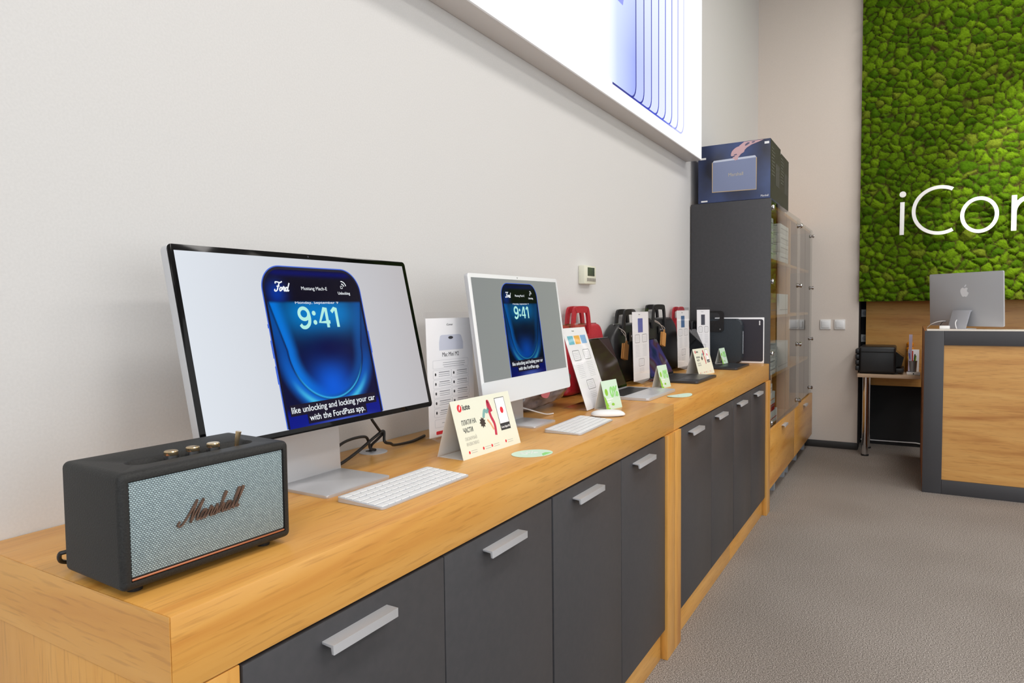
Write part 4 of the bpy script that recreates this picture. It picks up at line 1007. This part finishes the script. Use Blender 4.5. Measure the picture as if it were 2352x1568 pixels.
def wall_nodes(m):
    tc = nd(m, 'ShaderNodeTexCoord'); mp = nd(m, 'ShaderNodeMapping'); mp.inputs['Rotation'].default_value = (0, R(35), 0)
    wv = nd(m, 'ShaderNodeTexNoise'); wv.inputs['Scale'].default_value = 9; wv.inputs['Detail'].default_value = 1
    r = nd(m, 'ShaderNodeValToRGB'); e = r.color_ramp.elements
    e[0].position = .35; e[0].color = (*lin((14, 40, 78)), 1); e[1].position = .66; e[1].color = (*lin((96, 92, 96)), 1)
    a = e.new(.5); a.color = (*lin((70, 60, 120)), 1); a = e.new(.58); a.color = (*lin((84, 48, 60)), 1)
    lk(m, tc.outputs['Object'], mp.inputs[0]); lk(m, mp.outputs[0], wv.inputs[0]); lk(m, wv.outputs['Fac'], r.inputs[0]); lk(m, r.outputs[0], bsdf(m).inputs['Emission Color'])
wall_nodes(wallp)
brownscr = emis('brown_screen_reflection', (50, 34, 32), 1.0, .06)  # reflection on a switched-off screen, painted as a dim brown glow
laptop('silver open laptop with dark brown screen in front of the near red bag', (2.460, -.392, H), 0, .345, .220, silver, blackgl, 22, .232, brownscr)
laptop('space-grey open laptop with violet and blue wallpaper before the second black bag', (3.110, -.402, H), 0, .356, .225, spgrey, blackgl, 28, .205, wallp)
laptop('open laptop with dark keyboard deck and black screen at the far end of the worktop', (3.869, -.414, H), 0, .345, .236, spgrey, blackgl, 24, .225)

# ------------------------------------------------------------------ leather bags
def bag(lab, x, w, h, depth, m, group, y=-.006, hx=0, hw=.15, hh=.062, tagpos=None, letters=True, pull=None, shoulder=.05):
    t = thing('laptop_bag', lab, 'bag', (x, y, H), 0, group)
    b = MB(); pts = cat([(-w/2, .03), (-w/2-.004, h*.4), (-w/2+.008, h*.78), (-w/2+shoulder, h-.006), (-w*.2, h), (w*.2, h), (w/2-shoulder, h-.006), (w/2-.008, h*.78), (w/2+.004, h*.4), (w/2, .03), (w/2-.02, .003), (0, 0), (-w/2+.02, .003)], True)
    n = len(pts); K = 9; vs = []; fs = []
    for k in range(K+1):
        u = k/K; yy = -depth*u; s = math.sin(math.pi*u)**.35 if 0 < u < 1 else 0
        g_ = .86+.14*s; 
        for p in pts: vs.append((p[0]*g_, yy*(1-.18*max(0, p[1]/h)), h/2+(p[1]-h/2)*(.90+.10*s) - (h*.05*(1-s) if False else 0)))
    for k in range(K):
        for i in range(n): j = (i+1) % n; fs.append((k*n+i, k*n+j, (k+1)*n+j, (k+1)*n+i))
    fs.append(tuple(range(n))[::-1]); fs.append(tuple(K*n+i for i in range(n)))
    # rest on the worktop
    zmin = min(v[2] for v in vs); vs = [(a, c, z-zmin+.0005) for a, c, z in vs]
    b.add(vs, fs).build('body', m, t, ang=60)
    for (yy, off) in ((-depth*.80, 0), (-depth*.22, .030)):
        P = [(hx-hw/2, h-.05), (hx-hw/2+.004, h-.01), (hx-hw/2+.018, h+hh-.012), (hx-hw/2+.04, h+hh), (hx+hw/2-.04, h+hh), (hx+hw/2-.018, h+hh-.012), (hx+hw/2-.004, h-.01), (hx+hw/2, h-.05)]
        MB().ribbon([(p[0]+off, p[1]) for p in P], .027, .009, Matrix.Translation((0, yy-.004 if yy < -depth*.5 else yy, 0)) @ BF).build('handle', m, t, ang=60)
    MB().tube([(-w/2+.06, -depth*.5, h+.0005), (w/2-.06, -depth*.5, h+.0005)], .0028).build('zip', steel if m is not leathr else mat('red_zip', (120, 20, 30), .5), t)
    if letters:
        l = MB(); l.text('B', hx+.01, h-.066, .014, M=FR((0, -depth*.86-.0085, 0))); l.text('U', hx+.03, h-.066, .014, M=FR((0, -depth*.86-.0085, 0))); l.text('G', hx+.05, h-.066, .014, M=FR((0, -depth*.86-.0085, 0)))
        MB().prism(rrect(.09, .045, .004, 4, hx+.03, h-.062), 0, .003, FR((0, -depth*.86-.0055, 0))).build('patch', m, t)
        l = MB()
        for k in range(3): l.box((hx+.008+k*.02, -depth*.86-.0105, h-.066), (hx+.017+k*.02, -depth*.86-.0085, h-.056), .001)
        l.build('metal_lettering', steel, t)
    if pull:
        MB().box((-w/2+.004+pull, -depth*.55-.006, h*.36), (-w/2+.010+pull, -depth*.55+.006, h*.50), .002).build('zip_pull', chrome, t)
    if tagpos:
        ax, az, bx, bz = tagpos; yy = -depth-.010
        g = MB().tube(cat3([(ax, -depth*.75, az), (ax*.6+bx*.4, yy, az*.6+bz*.4+.004), (bx, yy, bz)]), .0014).tube(cat3([(ax+.012, -depth*.75, az-.004), (bx+.004, yy, bz+.02), (bx+.002, yy, bz)]), .0012).build('tag_string', string, t)
        q = Matrix.Translation((bx, yy-.002, bz)) @ Matrix.Rotation(R(12), 4, 'Y')
        tg = MB().prism(rrect(.058, .074, .006, 4, 0, -.045), 0, .004, q @ BF).prism(rrect(.058, .074, .006, 4, -.008, -.047), -.006, -.002, q @ BF)
        tg.ribbon(ell(0, -.004, .008, .010, 16), .004, .003, q @ BF, closed=True); tg.build('leather_tag', tan, t)
    return t
bag('red leather laptop bag against the wall, nearest to the white computer', 2.625, .42, .288, .066, leathr, 'leather laptop bags along the wall', hx=-.065, hw=.165, hh=.062, shoulder=.045)
bag('black leather laptop bag with tan tag and zip pull, left of the violet spec sheet', 3.105, .39, .278, .078, leathb, 'leather laptop bags along the wall', hx=-.01, hw=.165, hh=.056, tagpos=(-.12, .262, -.105, .195), pull=.012, shoulder=.07)
bag('black leather laptop bag with tan tag, right of the violet spec sheet', 3.635, .54, .296, .078, leathb, 'leather laptop bags along the wall', hx=-.10, hw=.20, hh=.060, tagpos=(-.20, .296, -.07, .228), shoulder=.085)
bag('red leather bag mostly hidden behind the blue-picture spec sheet', 4.075, .28, .288, .060, leathr, 'leather laptop bags along the wall', hx=-.085, hw=.13, hh=.054, letters=False, shoulder=.05)
t = thing('pouch', 'small black pouch standing by the wall between the last two spec sheets', 'pouch', (4.328, -.032, H), 0)
MB().box((-.052, -.026, .0005), (.052, .026, .268), .014, 4).build('body', leathb, t)
MB().box((-.04, -.0295, .19), (.04, -.0255, .25), .002).build('flap', leathb, t)

# navy hard case with loop handle
t = thing('hard_case', 'navy rounded hard case with square loop handle leaning on the dark cabinet side', 'case', (4.379, -.202, H), 0)
MX = Matrix(((0, 0, 1, 0), (-1, 0, 0, 0), (0, 1, 0, 0), (0, 0, 0, 1)))
MB().prism(rrect(.285, .277, .038, 8, 0, .139), -.045, .001, MX, .009, 3).build('shell', leathn, t)
hm = MB()
o_ = rrect(.135, .132, .02, 6, -.035, .262); i_ = rrect(.085, .05, .022, 6, -.035, .290)
n = len(o_); vs = []
for zz in (-.052, -.045):
    vs += [(p[0], p[1], zz) for p in o_]+[(p[0], p[1], zz) for p in i_]
fs = []
for i in range(n):
    j = (i+1) % n; fs += [(i, j, n+j, n+i), (2*n+i, 3*n+i, 3*n+j, 2*n+j), (i, 2*n+i, 2*n+j, j), (n+i, n+j, 3*n+j, 3*n+i)]
hm.add(vs, fs, MX).build('handle_plate', leathb, t)
for yy in (-.08, .01): MB().cyl((-.0535, -yy, .212), (-.0515, -yy, .212), .005, n=12).build('rivet', steel, t)
MB().tube([(-.022, -.1435, .06), (-.022, -.1435, .2)], .0022).build('zip', steel, t)
# black boxed device at the cabinet side
t = thing('device_box', 'flat white-edged box with black front propped on the dark cabinet side', 'box', (4.3815, -.33, H), 0)
MB().box((.0, -.135, .001), (.0125, .165, .285), .002).build('carton', paper, t)
MB().prism(rrect(.285, .262, .012, 6, -.012, .143), .0, .0008, XR((-.0001, 0, 0))).build('black_front', mat('charcoal_print', (52, 50, 60), .35), t)
m = MB(); m.text('8', .105, .252, .018, M=XR((-.001, 0, 0)), bold=.03); m.text('8', .105, .238, .018, M=XR((-.001, 0, 0)), bold=.03); m.build('white_print', paper, t)

# plastic film bag behind the white computer
x = bmesh.new(); bmesh.ops.create_icosphere(x, subdivisions=5, radius=1)
from mathutils import noise as mn
for v in x.verts:
    c = v.co; f = 1+.20*mn.noise(c*1.7)+.10*mn.noise(c*4.1)
    v.co = Vector((c.x*.19*f, c.y*.055*f, max(c.z, -.72)*.078*f+.056+.025*c.x))
zz = min(v.co.z for v in x.verts)
for v in x.verts: v.co.z -= zz-.0005
t = thing('plastic_bag', 'crumpled grey translucent plastic bag behind the white computer', 'bag', (2.165, -.095, H), -3)
MB().bm(x).build('film', filmm, t, ang=80)
MB().prism(cat([(-.03, .0), (.01, -.01), (.03, .015), (.01, .035), (-.02, .025)], True), 0, .003, FR((-.08, -.058, .055))).build('pink_label', mat('pink_print', (226, 130, 140), .5), t)

# ------------------------------------------------------------------ reception desk
def desk():
    t = thing('reception_desk', 'reception desk with anthracite frame around an oak front', 'desk', (5.9, -2.4, 0))
    y0, y1 = -1.327, -3.3; zt = 1.098
    f = MB()
    f.box((5.34, -1.438, 0), (5.372, y0, zt), .001).box((5.34, y1, 1.003), (5.372, -1.439, zt), .001).box((5.34, y1, 0), (5.372, -1.439, .095), .001)
    f.build('front_frame', dark2, t, world=True)
    MB().box((5.355, y1, .0955), (5.375, -1.4385, 1.0025)).build('front_panel', wood_y if False else wood_dk, t, world=True)
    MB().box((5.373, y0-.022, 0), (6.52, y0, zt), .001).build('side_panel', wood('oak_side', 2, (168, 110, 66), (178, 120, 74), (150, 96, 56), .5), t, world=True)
    MB().box((5.342, y1, zt+.0003), (5.56, y0-.012, zt+.007), .001).build('ledge', mat('white_ledge', (244, 236, 226), .35), t, world=True)
    MB().box((5.373, y1, .98), (6.0, y0-.024, 1.005), .001).build('desktop', wood_y, t, world=True)
    MB().box((5.54, y1, 1.0055), (5.56, y0-.024, zt)).build('upstand', wood_y, t, world=True)
desk()
def deskmac():
    # rear view of a silver all-in-one on the desk
    t = thing('monitor', 'silver computer seen from behind with fruit emblem on the reception desk', 'monitor', (5.60, -1.555, 1.1055), 47)
    W, Hh = .547, .368
    F = FR((-W/2, -.028, .018), 2.4)
    MB().prism(rrect(W, Hh, .010, 6, W/2, Hh/2), -.0115, -.0012, F, .0012).build('housing', silver_bk, t)
    MB().prism(rrect(W-.001, Hh-.001, .0095, 6, W/2, Hh/2), -.0012, 0, F).build('front_bezel', whitepaint, t)
    B = F @ Matrix.Translation((W/2, 0, -.0116)) @ Matrix.Rotation(math.pi, 4, 'Y')
    pts = cat([(0, -.03), (.012, -.033), (.024, -.022), (.03, -.006), (.022, .0), (.018, .012), (.024, .023), (.012, .03), (.0, .025), (-.013, .03), (-.026, .022), (-.031, .006), (-.026, -.014), (-.014, -.032)], True)
    e = MB().prism([(p[0], p[1]+.235) for p in pts], 0, .0006, B).prism(cat([(0, .268), (.002, .278), (.012, .287), (.012, .276)], True), 0, .0006, B)
    e.build('fruit_emblem', mat('emblem_pale', (236, 238, 244), .3), t)
    prof = [(.052, .0), (.062, .0), (.020, .125), (.0, .128), (-.004, .122), (.012, .118)]
    MB().prism(prof, -.065, .065, Matrix(((0, 0, 1, 0), (1, 0, 0, 0), (0, 1, 0, 0), (0, 0, 0, 1))), .0008).build('stand_arm', mat('stand_lightsilver', (178, 180, 188), .35, .2), t)
    MB().prism(rrect(.13, .10, .006, 5, 0, .005), 0, .004).build('stand_base', silver, t)
    Q = Matrix.Translation((0, .0585, .0)) @ Matrix.Rotation(R(18), 4, 'X') @ Matrix(((1, 0, 0, 0), (0, 0, 1, 0), (0, 1, 0, 0), (0, 0, 0, 1)))
    MB().ribbon(ell(0, .047, .012, .013, 24), .004, .0012, Q, closed=True).build('cable_hole_ring', spgrey, t)
    MB().tube(cat3([(.02, .03, .06), (.008, .05, .058), (.0, .068, .04), (-.01, .075, .015), (-.02, .08, .003)]), .0035).build('power_cable', cablew, t)
    MB().tube(cat3([(.13, .004, .05), (.16, .03, .048), (.2, .05, .03), (.24, .045, .004)]), .003).build('side_cable', cablew, t)
    MB().tube(cat3([(.125, .004, .046), (.14, .02, .044), (.15, .03, .02), (.15, .035, .003)]), .0022).build('thin_cable', cablem, t)
deskmac()

# ------------------------------------------------------------------ printer table
t = thing('side_table', 'light laminate table with steel leg under the black printer', 'table', (6.7, -1.1, 0))
MB().box((6.38, -1.32, .668), (6.812, -.862, .694), .001).build('tabletop', laminate, t, world=True)
for lx, ly in ((6.42, -.925), (6.77, -.925)):
    l = MB().cyl((lx, ly, .012), (lx, ly, .668), .024).build('leg', chrome, t, world=True)
    f = MB().cyl((lx, ly, 0), (lx, ly, .012), .03).build('foot', rubber, l); f.data.transform(WM[t.name].inverted())
t = thing('printer', 'black multifunction printer on the small laminate table', 'printer', (6.6, -1.0, .694))
MB().box((6.43, -1.142, .704), (6.79, -.872, .925), .018, 4).build('body', blackpl, t, world=True)
MB().box((6.425, -1.13, .875), (6.79, -.885, .884), .001).build('lid_seam', black, t, world=True)
MB().box((6.46, -1.16, .697), (6.76, -.875, .708), .004).build('base', rubber, t, world=True)
MB().box((6.46, -1.20, .708), (6.74, -1.142, .745), .006).build('paper_tray', blackpl, t, world=True)
MB().add([(6.47, -1.142, .885), (6.74, -1.142, .885), (6.74, -1.20, .835), (6.47, -1.20, .835), (6.47, -1.142, .75), (6.74, -1.142, .75), (6.74, -1.185, .765), (6.47, -1.185, .765)],
         [(0, 1, 2, 3), (7, 6, 5, 4), (0, 3, 7, 4), (1, 5, 6, 2), (3, 2, 6, 7), (0, 4, 5, 1)]).build('control_panel', blackgl, t, world=True)
m = MB()
for z in (.72, .768, .816, .862): m.box((6.44, -.872, z), (6.61, -.842, z+.04), .006)
m.build('rear_module', blackpl, t, world=True)
# clutter beside the printer
t = thing('pen_holder', 'silver mesh pen cup beside the printer', 'pen cup', (6.52, -1.262, .716))
MB().lathe([(.028, 0), (.034, .09), (.036, .092), (.033, .092), (.027, .004)], 24).build('cup', mat('mesh_steel', (140, 142, 146), .4, .5), t)
pens = [((-.012, .0), (230, 60, 40), 'orange-red pen in the mesh cup'), ((.012, .008), (150, 20, 50), 'dark crimson pen in the mesh cup'), ((.0, -.014), (150, 210, 40), 'lime green marker in the mesh cup'),
        ((-.014, .014), (90, 110, 200), 'blue pen in the mesh cup'), ((.016, -.01), (30, 30, 34), 'black pen in the mesh cup'), ((-.006, .018), (225, 225, 230), 'white pen in the mesh cup'), ((.004, .02), (240, 200, 40), 'yellow pencil in the mesh cup')]
hts = [.17, .165, .13, .15, .14, .16, .12]
for (p, c, lb), hh in zip(pens, hts):
    k = thing('pen', lb, 'pen', (6.52+p[0]*.6, -1.262+p[1]*.6, .722), 0, 'pens in the mesh cup')
    tip = (p[0]*1.1, p[1]*1.1)
    MB().tube([(0, 0, 0), (tip[0]*.7, tip[1]*.7, hh*.7)], .0042, 10).build('barrel', mat('pen_'+lb.split()[0], c, .4), k)
    MB().tube([(tip[0]*.7, tip[1]*.7, hh*.7), (tip[0], tip[1], hh)], [.0048, .004], 10).build('cap', mat('cap_'+lb.split()[0], c, .3), k)
t = thing('ruler', 'clear lilac ruler standing tall in the mesh cup', 'ruler', (6.50, -1.243, .722), 0)
MB().prism([(-.012, 0), (.012, 0), (.016, .305), (-.008, .305)], 0, .002, BX).build('blade', mat('lilac_clear', (190, 176, 200), .2), t)
t = thing('figurine', 'small orange duck figurine between printer and pen cup', 'figurine', (6.778, -1.242, .694), 0)
MB().lathe([(.0, 0), (.034, .0), (.03, .12), (.024, .17), (.02, .176)], 20).build('pedestal', mat('amber', (190, 120, 40), .4), t)
MB().lathe([(.01, .17), (.026, .18), (.03, .2), (.02, .215), (.01, .217)], 20).build('body', orange, t)
MB().lathe([(.01, .212), (.026, .225), (.028, .242), (.018, .256), (.001, .26)], 20).build('head', orange, t)
MB().box((-.045, -.008, .236), (-.022, .008, .244), .003).build('beak', rb, t)
t = thing('white_adapter', 'white flat adapter under the pen cup on the laminate table', 'adapter', (6.52, -1.27, .694), 0)
MB().box((-.06, -.048, .0005), (.05, .05, .022), .005).build('body', white, t)
MB().cyl((-.0602, .0, .011), (-.0608, .0, .011), .005, n=12).build('port', black, t)
t = thing('paper_stack', 'white papers upright behind the mesh pen cup', 'papers', (6.655, -1.29, .694), 0)
for k in range(4): MB().box((k*.012, -.02, .0005), (k*.012+.008, .06, .20-k*.01), .0005).build('sheet', paper, t)
tag(MB().box((5.50, -1.475, 1.1058), (5.55, -1.415, 1.128), .003).build('power_adapter', white), 'white power adapter beside the computer stand on the desk', 'adapter')
